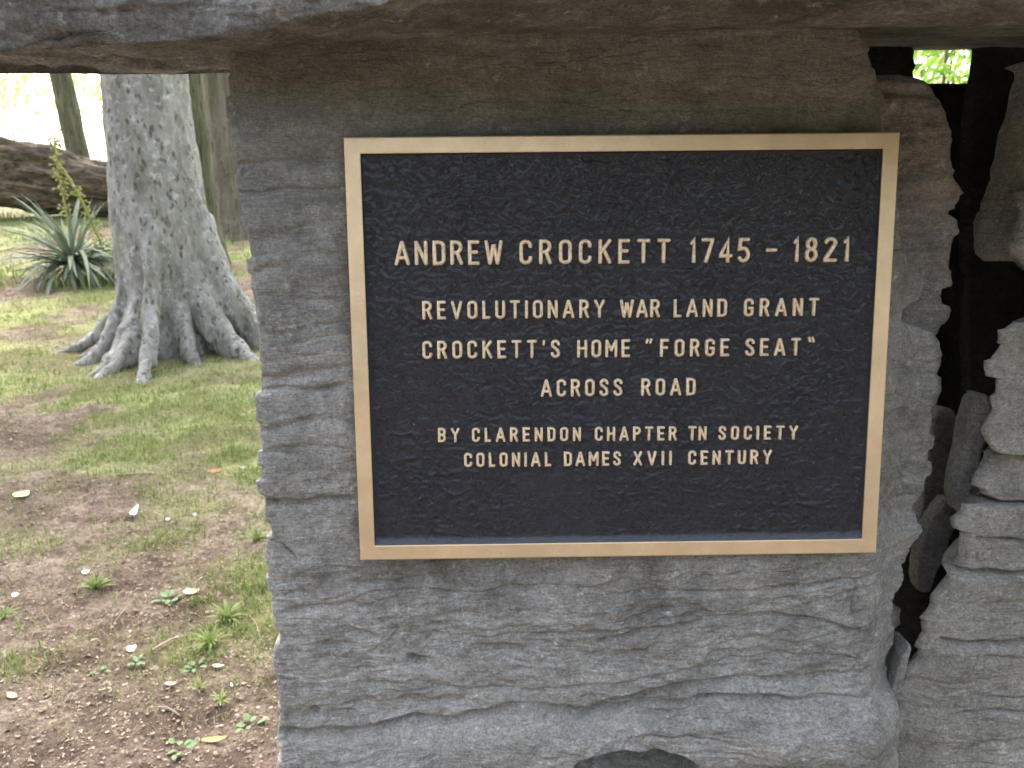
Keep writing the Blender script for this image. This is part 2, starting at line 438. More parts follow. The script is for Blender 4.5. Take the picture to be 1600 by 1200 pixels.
def zsamples(z0, z1, fine0, fine1, n_f, n_c):
    """rows bottom to top: fine inside the seen band, coarse elsewhere"""
    f0, f1 = max(z0, fine0), min(z1, fine1)
    parts = []
    if z0 < f0: parts.append(np.linspace(z0, f0, n_c, endpoint=False))
    parts.append(np.linspace(f0, f1, n_f))
    if f1 < z1: parts.append(np.linspace(f1, z1, n_c)[1:])
    return np.concatenate(parts)

def stone(name, left, right, Y, thick, mat, label, nz=260, nx=160, ns=40, rnd=0.02, depth=None, seed=0.0, slope=0.0, k=1.0,
          bottom=None, lean=0.0, lsl=0.0, kl=1.0, ks=1.0, kz=None, rdep=None, teeth=.0, group=None, edge=0.012, top_r=0.02):
    """left / right: silhouettes as picture points on the plane Y of the slab frame, top first"""
    L = slp(left, Y); Rr = slp(right, Y)
    if lsl > 0: L[:, 0] = slp(left, Y + rnd * .85)[:, 0]
    Rr[:, 0] += (slp(right, Y + (rdep if rdep is not None else rnd * .6))[:, 0] - Rr[:, 0])
    ztop = min(L[0, 1], Rr[0, 1]); zbot = max(L[-1, 1], Rr[-1, 1])
    fine0 = sl(800, 1230, Y)[1]
    z0 = zbot if bottom is None else bottom
    zs = zsamples(z0, ztop, min(fine0, ztop - 0.02), 9, nz, 24)
    def ed(P, z):
        o = np.argsort(P[:, 1]); return np.interp(z, P[o, 1], P[o, 0])
    xl, xr = ed(L, zs), ed(Rr, zs)
    # rounded top and bottom
    def tr(z):
        a = np.clip((ztop - z) / top_r, 0, 1); return 1 - (1 - a) ** 2
    yt = top_r * (1 - np.sqrt(np.clip(tr(zs), 0, 1)))
    u = np.linspace(0, 1, nx); u = 0.5 - 0.5 * np.cos(np.pi * u) if nx < 60 else u
    W = (xr - xl)[:, None]
    fx = xl[:, None] + W * u[None, :]
    dl = W * u[None, :]; dr = W * (1 - u[None, :])
    r = np.minimum(rnd, W * 0.45)
    def rd(d):
        a = np.clip(d / r, 0, 1); return r * (1 - np.sqrt(1 - (1 - a) ** 2))
    fy = Y + rd(dl) + rd(dr) + yt[:, None]
    if depth is not None: fy = fy + depth(fx, zs[:, None] + 0 * fx)
    fz = zs[:, None] + 0 * fx
    s_ = np.linspace(0, 1, ns + 1)[1:] ** 1.5
    yr = fy[:, -1:] + (Y + thick - fy[:, -1:]) * s_[None, :]
    sxr = xr[:, None] - 0.15 * thick * s_[None, :] ** 2
    bx = np.linspace(1, 0, 8)[1:-1]
    bxx = sxr[:, -1:] + (xl[:, None] + 0.15 * thick + np.minimum(lsl * thick, .8 * W) - sxr[:, -1:]) * (1 - bx[None, :])
    by = np.full_like(bxx, Y + thick)
    yl = (fy[:, :1] + (Y + thick - fy[:, :1]) * s_[None, :])[:, ::-1]
    sxl = (xl[:, None] + 0.15 * thick * s_[None, :] ** 2 + np.minimum(lsl * thick, .8 * W) * s_[None, :])[:, ::-1]
    X = np.concatenate([fx, sxr, bxx, sxl], 1); Yy = np.concatenate([fy, yr, by, yl], 1); Z = zs[:, None] + 0 * X
    nfront = nx
    # outward direction from the undisplaced ring
    dX = np.roll(X, -1, 1) - np.roll(X, 1, 1); dY = np.roll(Yy, -1, 1) - np.roll(Yy, 1, 1)
    ln = np.sqrt(dX ** 2 + dY ** 2) + 1e-9
    NX, NY = dY / ln, -dX / ln
    d = strata(X, Yy, Z, slope, k, seed, kl, ks)
    if kz is not None: d = d * kz(X, Z)
    d = d * (1 - .72 * np.clip(1.4 * np.abs(NX), 0, 1))
    X = X + NX * d; Yy = Yy + NY * d
    # ragged silhouettes
    jag = edge * (perlin(X * 0 + seed + 2, Yy * 6, Z * 60) * 0.6 + perlin(X * 0 + seed + 5, Yy * 8, Z * 22))
    if teeth:       # beds broken off at slightly different lengths
        tz = Z * 75 + .8 * perlin(Yy * 9, X * 9, Z * 10 + seed); tf = np.floor(tz); tr_ = tz - tf
        h0 = perlin(tf * 3.17 + seed, tf * 0 + .5, Yy * 7); h1 = perlin((tf + 1) * 3.17 + seed, tf * 0 + .5, Yy * 7)
        jag = jag + teeth * (h0 + (h1 - h0) * sstep(.84, 1.0, tr_))
    X = X + jag * np.clip(NX, -1, 1) * (np.abs(NX) > 0.05)
    Yy = Yy + lean * (Z - ztop)
    P = np.stack([X, Yy, Z], -1).reshape(-1, 3)
    nr, nc = len(zs), X.shape[1]
    F = grid_faces(nr, nc, True)
    # caps: shrink to the centre over a few rings
    cap = []
    for row, flip, dz in ((nr - 1, False, top_r * 0.25), (0, True, -0.003)):
        base_i = row * nc; ring = P[base_i:base_i + nc]; cen = ring.mean(0)
        prev = np.arange(base_i, base_i + nc)
        for q in (0.85, 0.6, 0.3, 0.02):
            new = cen + (ring - cen) * q; new[:, 2] += dz * (1 - q) + 0.006 * q * (1 - q) * perlin(new[:, 0] * 20, new[:, 1] * 20, seed)
            i0 = len(P); P = np.concatenate([P, new]); cur = np.arange(i0, i0 + nc)
            f = np.stack([prev, np.roll(prev, -1), np.roll(cur, -1), cur], -1)
            cap.append(f[:, ::-1] if flip else f); prev = cur
    F = np.concatenate([F] + cap)
    Wd = s2w(P)
    org = Wd.mean(0); org[2] = Wd[:, 2].min()
    me = mesh_np(name, Wd - org, F, mat)
    return tag(link(name, me, loc=org), label, 'stone', group)

# --- the big upright stone the plaque is fixed to
CR = [  # cracks on its face: picture points, half width (m), depth (m)
    ([(352,262),(375,256),(420,250),(470,250),(540,250)], .0016, .003),
    ([(372,275),(382,262),(400,256)], .003, .004),
    ([(362,303),(400,300),(430,294),(540,297)], .0013, .003),
    ([(392,423),(440,415),(500,400),(540,398)], .003, .003),
    ([(395,465),(440,462),(545,470)], .002, .002),
    ([(396,592),(430,590),(470,582),(545,574)], .004, .006),
    ([(400,613),(440,607),(500,606),(548,603)], .0022, .006),
    ([(400,672),(440,668),(500,655),(550,660)], .003, .003),
    ([(402,706),(430,704),(470,700),(550,705)], .003, .003),
    ([(404,784),(440,786),(480,785),(505,779),(520,783),(560,784)], .0026, .009),
    ([(428,846),(450,862),(475,884)], .003, .005),
    ([(430,960),(470,955),(540,945),(590,950)], .003, .004),
    ([(530,917),(580,914),(640,916)], .0025, .005),
    ([(528,968),(550,985),(590,1000)], .0035, .006),
    ([(495,1004),(535,1007)], .004, .007),
    ([(625,1033),(660,1035),(690,1032)], .003, .008),
    ([(730,1018),(800,1015),(830,1018)], .0035, .005),
    ([(470,1118),(492,1112),(508,1116)], .004, .008),
    ([(430,1142),(480,1150),(560,1145),(640,1132),(700,1128),(760,1115),(800,1100),(860,1106),(910,1112),(960,1096),(1010,1082),(1080,1070),(1180,1066),(1260,1067),(1320,1062),(1370,1050)], .0032, .012),
    ([(900,1125),(1000,1100),(1060,1094),(1140,1090),(1260,1093),(1350,1094),(1385,1085)], .0022, .008),
    ([(920,1010),(1000,990),(1080,977),(1110,975)], .0022, .005),
    ([(1090,968),(1170,962),(1260,966),(1340,990)], .0018, .004),
    ([(760,1078),(880,1075),(1000,1065),(1080,1048),(1150,1034),(1240,1028),(1345,1030)], .0014, .003),
    ([(590,1090),(680,1080),(780,1072)], .0013, .003),
    ([(820,995),(900,990),(1010,986)], .0016, .004),
    ([(940,930),(1100,925),(1260,915),(1350,905),(1420,880)], .0016, .004),
    ([(560,925),(700,930),(850,915),(960,925)], .0014, .003),
    ([(1340,905),(1336,930),(1334,960)], .0016, .005),
    ([(1385,742),(1420,745),(1455,738)], .0022, .005),
    ([(1375,800),(1410,795),(1440,790)], .002, .004),
    ([(1390,560),(1430,575),(1468,570)], .0022, .004),
    ([(1390,655),(1430,650),(1462,648)], .0018, .004),
]
YS = 0.014
CRL = [(slp(p, YS), w, d) for p, w, d in CR]
ledge = slp([(430,1150),(560,1153),(700,1136),(800,1110),(910,1122),(1010,1104),(1140,1098),(1260,1100),(1385,1098)], YS)
hol = np.array(sl(985, 1212, YS)); hol2 = np.array(sl(1100, 1222, YS)); hw = abs(hol2[0] - hol[0])
c450 = sl(1375, 450, YS)
def main_depth(x, z):
    d = np.zeros_like(x)
    for P, w, dp in CRL:
        o = np.argsort(P[:, 0]); xs, zc = P[o, 0], P[o, 1]
        if xs[-1] - xs[0] < 0.008:      # an upright crack
            xc = np.interp(z, np.sort(P[:, 1]), P[np.argsort(P[:, 1]), 0]); inr = (z > P[:, 1].min()) & (z < P[:, 1].max())
            d += inr * dp * np.exp(-((x - xc) / w) ** 2); continue
        zi = np.interp(x, xs, zc) + 0.0030 * perlin(x * 28, 0 * x, w * 900) + 0.0006 * perlin(x * 70, 0 * x, w * 900)
        fade = sstep(xs[0] - 0.002, xs[0] + 0.012, x) * (1 - sstep(xs[-1] - 0.012, xs[-1] + 0.002, x))
        var = 0.65 + 0.7 * np.clip(perlin(x * 30, 0 * x + 4, w * 500) + 0.5, 0, 1)
        dz = z - zi
        prof = np.where(dz > 0, np.exp(-(dz / max(.0018, w * 1.0)) ** 2), np.exp(-(dz / max(.0022, w * 2.0)) ** 2))
        d += fade * min(dp, .009) * var * prof
    # the bed below the long crack bulges outwards and catches the light
    zl = np.interp(x, ledge[:, 0], ledge[:, 1])
    t = sstep(0.0, 0.022, zl - z) * (1 - .6 * sstep(.05, .12, zl - z))
    d -= (0.020 + .006 * perlin(x * 18, 0 * x, z * 20)) * t * (.35 + .65 * sstep(-0.19, -0.06, x))
    # hollow broken out at the foot of the bulge
    e = ((x - hol[0]) / hw) ** 2 + ((z - hol[1]) / 0.036) ** 2 + 0.25 * perlin(x * 22, z * 22, 3.0)
    d += 0.11 * (1 - sstep(0.6, 1.05, e))
    # the right flank swings back
    fl = sstep(c450[0] + 0.0, c450[0] + 0.055, x)
    d += 0.035 * fl
    # layered ledges of the flank
    ly = perlin(x * 6, 0 * x, z * 42 + 0.7 * perlin(x * 8, 0 * x, z * 5))
    d += 0.006 * fl * ly
    # keep the bed of the plaque flat
    inside = sstep(PW / 2 + 0.015, PW / 2 - 0.02, np.abs(x)) * sstep(PH / 2 + 0.015, PH / 2 - 0.02, np.abs(z))
    d += 0.012 * inside
    return d

zb_ = -PH / 2
main_k = lambda x, z: (.5 + .6 * sstep(zb_ + .03, zb_ - .06, z)) * (1 - .25 * sstep(-.2, -.26, x)) + .8 * sstep(.245, .30, x)
left_main = [(345,40),(350,110),(352,200),(360,270),(366,320),(380,380),(388,440),(393,520),(397,600),(398,680),(403,760),(408,820),(415,900),(420,980),(426,1060),(429,1130),(431,1200),(433,1260)]
right_main = [(1306,40),(1326,66),(1340,110),(1350,195),(1360,250),(1378,300),(1396,345),(1408,395),(1434,412),(1441,450),(1438,472),(1404,490),(1402,505),(1425,512),(1458,522),(1470,560),(1462,600),(1456,640),(1455,690),(1452,740),(1446,782),(1435,800),(1428,850),(1418,890),(1413,925),(1404,980),(1398,1030),(1388,1060),(1386,1100),(1384,1200),(1384,1260)]
pillar = stone('upright_stone', left_main, right_main, YS, 0.30, STONE, 'large upright slab of layered grey sandstone carrying the bronze plaque', nz=760, nx=440, ns=36, kz=main_k, rdep=.043, teeth=.005,
      rnd=0.012, depth=main_depth, slope=-0.06, bottom=-1.15, edge=0.0025, top_r=0.004)

stone('backing_stone', [(1250,112),(1250,1100)],
      [(1425,108),(1452,122),(1466,150),(1480,190),(1488,225),(1497,262),(1490,272),(1508,300),(1500,322),(1480,330),(1498,345),(1501,362),(1492,385),(1488,430),(1482,470),(1484,500),(1468,510),(1450,560),(1430,700),(1400,900),(1390,1100)],
      0.07, 0.26, STONE_RED, 'shadowed rusty stone with ragged edge just behind the right side of the plaque slab', nz=300, nx=120, rnd=0.02, seed=4.4, k=1.4, kl=.5, ks=2.4, teeth=.009, edge=0.003, bottom=-1.15, slope=-0.1)

# --- right hand pillar
stone('receding_stone', [(1600,70),(1590,120),(1570,200),(1548,280),(1533,350),(1528,395),(1540,408)], [(2300,70),(2300,408)], 0.075, 0.25, STONE_PALE,
      'smooth dim grey stone under the capstone at the right edge, above the dark gap', nz=160, nx=160, rnd=0.05, seed=6.1, lsl=.8, teeth=.004, k=0.7, kl=.5, edge=0.003)
stone('tongue_stone', [(1602,285),(1596,310),(1589,350),(1584,372),(1574,380),(1582,400),(1590,416),(1602,426)], [(2300,285),(2300,426)], 0.05, 0.2, STONE_PALE,
      'pale pointed lump of stone at the right border above the dark gap', nz=120, nx=120, rnd=0.012, seed=7.3, lsl=.8, teeth=.008, k=1.0, kl=.5, ks=2, edge=0.005)
stone('block_stone', [(1600,496),(1585,502),(1566,512),(1562,540),(1555,565),(1551,610),(1549,640),(1536,655),(1529,672),(1540,690),(1556,706),(1572,711)], [(2300,496),(2300,711)], 0.012, 0.3, STONE_PALE,
      'pale buff layered block jutting out at the right edge below the dark gap', nz=220, nx=160, rnd=0.005, seed=2.3, lsl=.8, top_r=.004, teeth=.008, k=1.1, kl=.25, ks=2.2, edge=0.006)
def blk_depth(x, z):
    return 0.012 * sstep(0.0, 0.03, x - sl(1530, 750, .06)[0]) * 0
stone('thin_bed_stone', [(1560,700),(1540,706),(1528,730),(1522,760),(1528,774),(1545,782)], [(2300,700),(2300,782)], 0.04, 0.3, STONE,
      'smooth grey bed of stone right under the pale buff block', nz=110, nx=150, rnd=0.008, seed=9.9, lsl=.8, top_r=.003, teeth=.004, k=0.6, kl=.4, edge=0.004)
LOWC = [(slp(p, 0.03), w, d) for p, w, d in [
    ([(1480,893),(1520,897),(1540,893),(1700,896)], .003, .014), ([(1470,1000),(1500,1006),(1600,1000),(1800,1003)], .003, .012),
    ([(1500,1110),(1600,1112),(1800,1108)], .002, .008), ([(1495,925),(1505,960),(1490,995)], .002, .004), ([(1520,838),(1600,846),(1700,842)], .002, .006)]]
def low_depth(x, z):
    d = np.zeros_like(x)
    for P, w, dp in LOWC:
        o = np.argsort(P[:, 0]); xs, zc = P[o, 0], P[o, 1]
        if xs[-1] - xs[0] < 0.012: continue
        zi = np.interp(x, xs, zc) + 0.003 * perlin(x * 40, 0 * x, w * 900)
        dz = z - zi
        d += sstep(xs[0], xs[0] + .01, x) * dp * np.where(dz > 0, np.exp(-(dz / (w * .6)) ** 2), np.exp(-(dz / (w * 1.6)) ** 2))
    xe = np.interp(z, slp([(1470,1200),(1490,1000),(1530,850)], .03)[:, 1], slp([(1470,1200),(1490,1000),(1530,850)], .03)[:, 0])
    d += 0.55 * np.clip(xe - x, 0, 1)        # a facet cut back towards the gap
    return d
stone('lower_pillar_stone', [(1530,783),(1512,792),(1506,820),(1502,850),(1494,885),(1484,915),(1470,935),(1458,970),(1446,1005),(1438,1050),(1426,1080),(1408,1105),(1404,1140),(1408,1200),(1410,1260)],
      [(2300,783),(2300,1260)], 0.03, 0.35, STONE_PALE, 'tall grey block with fine bedding cracks at the lower right corner of the frame', nz=340, nx=260, rnd=0.006, seed=12.1, lsl=.8, top_r=.004, teeth=.006, k=1.2, kl=.22, ks=1.6,
      depth=low_depth, edge=0.008, bottom=-1.15)

# --- splinters standing in the gap
G = 'stone splinters wedged in the dark gap'
stone('splinter', [(1538,617),(1528,625),(1520,650),(1508,700),(1500,740),(1492,778),(1500,800)], [(1540,617),(1547,628),(1546,660),(1536,700),(1522,760),(1512,800)], 0.09, 0.03, STONE,
      'blunt grey splinter leaning right, tallest in the gap beside the pale buff block', nz=120, nx=40, ns=8, rnd=0.004, seed=1.2, teeth=.002, k=0.35, edge=0.002, group=G, top_r=0.003)
stone('splinter', [(1470,640),(1462,660),(1458,700),(1450,760),(1444,800),(1436,850)], [(1490,640),(1496,660),(1494,700),(1482,770),(1470,850)], 0.20, 0.04, STONE_RED,
      'shaded splinter behind the others, close to the right edge of the plaque slab', nz=90, nx=40, ns=8, rnd=0.004, seed=3.2, teeth=.002, k=0.4, edge=0.002, group=G, top_r=0.003)
stone('splinter', [(1482,785),(1468,800),(1452,830),(1440,870),(1436,905),(1440,925)], [(1505,785),(1500,800),(1486,840),(1470,880),(1452,925)], 0.15, 0.03, STONE_RED,
      'shaded slanting splinter low in the gap, just above its narrow throat', nz=100, nx=40, ns=8, rnd=0.004, seed=5.2, teeth=.002, k=0.35, edge=0.002, group=G, top_r=0.003)
stone('splinter', [(1420,1010),(1408,1030),(1399,1060),(1392,1088),(1396,1100)], [(1426,1010),(1424,1025),(1418,1050),(1408,1080),(1402,1100)], 0.045, 0.03, STONE,
      'small grey splinter in the narrow lower end of the gap', nz=70, nx=30, ns=8, rnd=0.006, seed=6.7, k=0.3, edge=0.0015, group=G, top_r=0.006)
stone('wedged_pebble', [(1384,1128),(1378,1135),(1374,1150),(1378,1164),(1386,1170)], [(1392,1128),(1400,1136),(1404,1150),(1400,1162),(1392,1170)], 0.02, 0.035, STONE,
      'rounded pebble wedged at the foot of the gap, upper of two', nz=60, nx=50, ns=10, rnd=0.012, seed=8.8, k=0.3, edge=0.001, top_r=0.007)
stone('wedged_pebble', [(1384,1174),(1378,1184),(1376,1210),(1380,1230)], [(1396,1174),(1402,1184),(1404,1210),(1400,1230)], 0.03, 0.035, STONE_PALE,
      'pale pebble wedged at the foot of the gap, at the bottom border of the frame', nz=60, nx=50, ns=10, rnd=0.012, seed=9.4, k=0.3, edge=0.001, top_r=0.007)

# --- back wall of the hollow, with the small opening
B = 'dark stones closing the back of the hollow'
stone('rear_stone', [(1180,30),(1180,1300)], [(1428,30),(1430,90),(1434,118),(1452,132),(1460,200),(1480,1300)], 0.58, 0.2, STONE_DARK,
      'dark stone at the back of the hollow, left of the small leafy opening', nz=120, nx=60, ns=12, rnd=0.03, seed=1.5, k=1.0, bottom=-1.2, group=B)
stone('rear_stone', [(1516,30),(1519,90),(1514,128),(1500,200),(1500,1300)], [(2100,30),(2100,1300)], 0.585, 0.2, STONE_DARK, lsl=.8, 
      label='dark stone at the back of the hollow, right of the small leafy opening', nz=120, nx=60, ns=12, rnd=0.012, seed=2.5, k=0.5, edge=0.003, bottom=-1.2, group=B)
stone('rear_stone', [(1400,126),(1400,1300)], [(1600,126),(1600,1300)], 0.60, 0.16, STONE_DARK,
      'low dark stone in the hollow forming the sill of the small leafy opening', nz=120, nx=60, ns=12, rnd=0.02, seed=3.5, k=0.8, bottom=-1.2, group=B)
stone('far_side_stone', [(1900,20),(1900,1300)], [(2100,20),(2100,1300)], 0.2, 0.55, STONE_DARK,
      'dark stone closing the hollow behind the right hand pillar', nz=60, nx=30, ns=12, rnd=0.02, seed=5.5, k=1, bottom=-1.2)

# --- capstone: lofted along x
def capstone():
    xs = np.concatenate([np.linspace(-1.7, -0.62, 40, endpoint=False), np.linspace(-0.62, 0.6, 340), np.linspace(0.6, 1.3, 30)[1:]])
    yf = np.interp(xs, [-1.7, -.44, -.36, -.22, -.14, -.045, .02, .3, .5, 1.3], [.74, .68, .66, .615, .58, .545, .52, .42, .37, .36])
    yb = np.interp(xs, [-1.7, -.5, -.25, -.1, .1, 1.3], [.83, .80, .80, .95, 1.5, 1.5])
    nb = 190; u = np.linspace(0, 1, nb)
    zc = 1.200 + 0.010 * sstep(-.3, -.1, xs) + 0.010 * sstep(-.3, .3, xs)
    rise = 0.02 + 0.11 * sstep(-.05, .25, xs)
    YU = yf[:, None] + (yb - yf)[:, None] * u[None, :] ** 1.3
    ZU = zc[:, None] + rise[:, None] * np.clip(YU - 0.68, -0.02, 1)
    # bedding steps of the underside
    ZU += 0.008 * sstep(.0, .012, YU - .715 - 0.01 * perlin(xs * 8, 0 * xs, 0 * xs)[:, None]) * (xs < -.2)[:, None]
    ZU -= 0.010 * sstep(.0, .02, YU - .755 - 0.008 * perlin(xs * 9, 0 * xs, 0 * xs + 4)[:, None]) * (xs < -.2)[:, None]
    ht = np.interp(xs, [-1.7, -1, .3, 1.3], [.2, .3, .34, .3])
    nf = 110; w = np.linspace(0, 1, nf + 1)[1:] ** 1.4
    # front going up from the lower edge
    YF = yf[:, None] + 0.05 * w[None, :] + 0 * xs[:, None]; ZF = ZU[:, :1] + ht[:, None] * w[None, :]
    YF = YF - 0.020 * np.sin(np.pi * np.clip(w * 2.4, 0, 1))[None, :]
    YT = yf[:, None] + 0.05 + (yb - yf - 0.08)[:, None] * np.linspace(0, 1, 14)[None, 1:]; ZT = ZF[:, -1:] + 0.03 * np.sin(np.pi * np.linspace(0, 1, 14))[None, 1:]
    YB = YT[:, -1:] + (yb[:, None] - YT[:, -1:]) * np.linspace(0, 1, 26)[None, 1:-1]; ZB = ZT[:, -1:] + (ZU[:, -1:] - ZT[:, -1:]) * np.linspace(0, 1, 26)[None, 1:-1]
    # ring order: underside back->front, front up, top, back down
    Yr = np.concatenate([YU[:, ::-1], YF, YT, YB], 1); Zr = np.concatenate([ZU[:, ::-1], ZF, ZT, ZB], 1)
    dY = np.roll(Yr, -1, 1) - np.roll(Yr, 1, 1); dZ = np.roll(Zr, -1, 1) - np.roll(Zr, 1, 1); ln = np.sqrt(dY ** 2 + dZ ** 2) + 1e-9
    NY, NZ = -dZ / ln, dY / ln
    sgn = -1 if NZ[:, 20].mean() > 0 else 1
    X = xs[:, None] + 0 * Yr
    d = strata(X, Yr, Zr, 0.05, 0.9, 21.0)
    d = d + 0.006 * fbm(X * 14, Yr * 14, Zr * 20 + 5, 3) - 0.004
    touch = sstep(.60, .66, Yr) * sstep(-.3, -.2, X) * (Zr < ZU.max() + .02)
    d = d * (1 - 0.7 * touch)
    Yr = Yr + sgn * NY * d; Zr = Zr + sgn * NZ * d
    P = np.stack([X, Yr, Zr], -1); nr, nc = X.shape
    P = P.reshape(-1, 3); F = grid_faces(nr, nc, True)
    for row, fl in ((0, True), (nr - 1, False)):
        ring = P[row * nc:(row + 1) * nc]; i0 = len(P); P = np.concatenate([P, ring.mean(0)[None] + (ring - ring.mean(0)) * 0.02 + [[-.03 if fl else .03, 0, 0]]])
        a = np.arange(row * nc, (row + 1) * nc); b = np.arange(i0, i0 + nc)
        f = np.stack([a, np.roll(a, -1), np.roll(b, -1), b], -1); F = np.concatenate([F, f[:, ::-1] if fl else f])
    if sgn > 0: F = F[:, ::-1]
    org = np.array([-.2, .9, P[:, 2].min()])
    tag(link('capstone', mesh_np('capstone', P - org, F, STONE_CAP), loc=org), 'massive weathered grey capstone lying across the top of the upright stones', 'stone')
capstone()

# ------------------------------------------------------------------ plaque
plq = empty('plaque'); plq.matrix_world = SLAB_M
tag(plq, 'rectangular bronze memorial plaque with raised letters on a dark blue pebbled field', 'plaque')
w2, h2 = PW / 2, PH / 2

def frame_mesh():
    bm = bmesh.new()
    # profile across the border: (inset, depth) from the outer back edge to the inner edge
    prof = [(0.0, .0125), (0.0, .0012), (.0004, .0004), (.0012, 0.0), (BW - .0008, 0.0), (BW - .0002, .0003), (BW, .0009), (BW, .0040)]
    rings = []
    for ins, dp in prof:
        rings.append([bm.verts.new((sx * (w2 - ins), dp, sz * (h2 - ins))) for sx, sz in ((-1, -1), (1, -1), (1, 1), (-1, 1))])
    for a, b in zip(rings, rings[1:]):
        for i in range(4):
            bm.faces.new((a[i], a[(i + 1) % 4], b[(i + 1) % 4], b[i]))
    bm.faces.new(rings[0])
    bmesh.ops.recalc_face_normals(bm, faces=bm.faces)
    me = bpy.data.meshes.new('frame'); bm.to_mesh(me); me.materials.append(BRONZE)
    return me
link('frame', frame_mesh(), plq)

def field_mesh():
    a, b = w2 - BW + .0001, h2 - BW + .0001
    nx, nz = 440, 340
    # rows are packed near the border so the cove is smooth
    def ax(m, n):
        t = np.linspace(0, 1, n); e = np.array([0, .0004, .0009, .0015, .0022, .003, .004, .005]); return np.concatenate([-m + e, np.linspace(-m + .006, m - .006, n), m - e[::-1]])
    X, Z = np.meshgrid(ax(a, nx), ax(b, nz))
    dist = np.minimum(a - np.abs(X), b - np.abs(Z))
    r = .0050
    t = np.clip(1 - dist / r, 0, 1)
    low_ = (b + Z) < r
    Y = .0043 - .0030 * np.where(low_, sstep(0, 1, t) * .6 + .4 * t, 1 - np.sqrt(np.clip(1 - t ** 2, 0, 1)))
    wx = X + .004 * perlin(X * 55, 0 * X, Z * 55); wz = Z + .004 * perlin(X * 55, 0 * X + 7, Z * 55)
    wr = np.clip(1 - 1.6 * np.abs(perlin(wx * 84, 0 * X, wz * 90)), 0, 1) ** 2 + .8 * np.clip(1 - 1.6 * np.abs(perlin(wx * 165, 0 * X + 5, wz * 180)), 0, 1) ** 2
    Y = Y - .0012 * wr * (.5 + .5 * np.clip(fbm(X * 12, 0 * X + 6, Z * 12, 2) + .5, 0, 1.4)) * sstep(0, .004, dist) - .00018 * fbm(X * 190, 0 * X + 3, Z * 190, 3)
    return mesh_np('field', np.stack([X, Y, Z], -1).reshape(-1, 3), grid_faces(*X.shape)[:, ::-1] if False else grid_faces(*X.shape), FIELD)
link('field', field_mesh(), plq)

def arc(cx, cy, rx, ry, a0, a1, n=7):
    return [(cx + rx * math.cos(R(a0 + (a1 - a0) * i / (n - 1))), cy + ry * math.sin(R(a0 + (a1 - a0) * i / (n - 1)))) for i in range(n)]
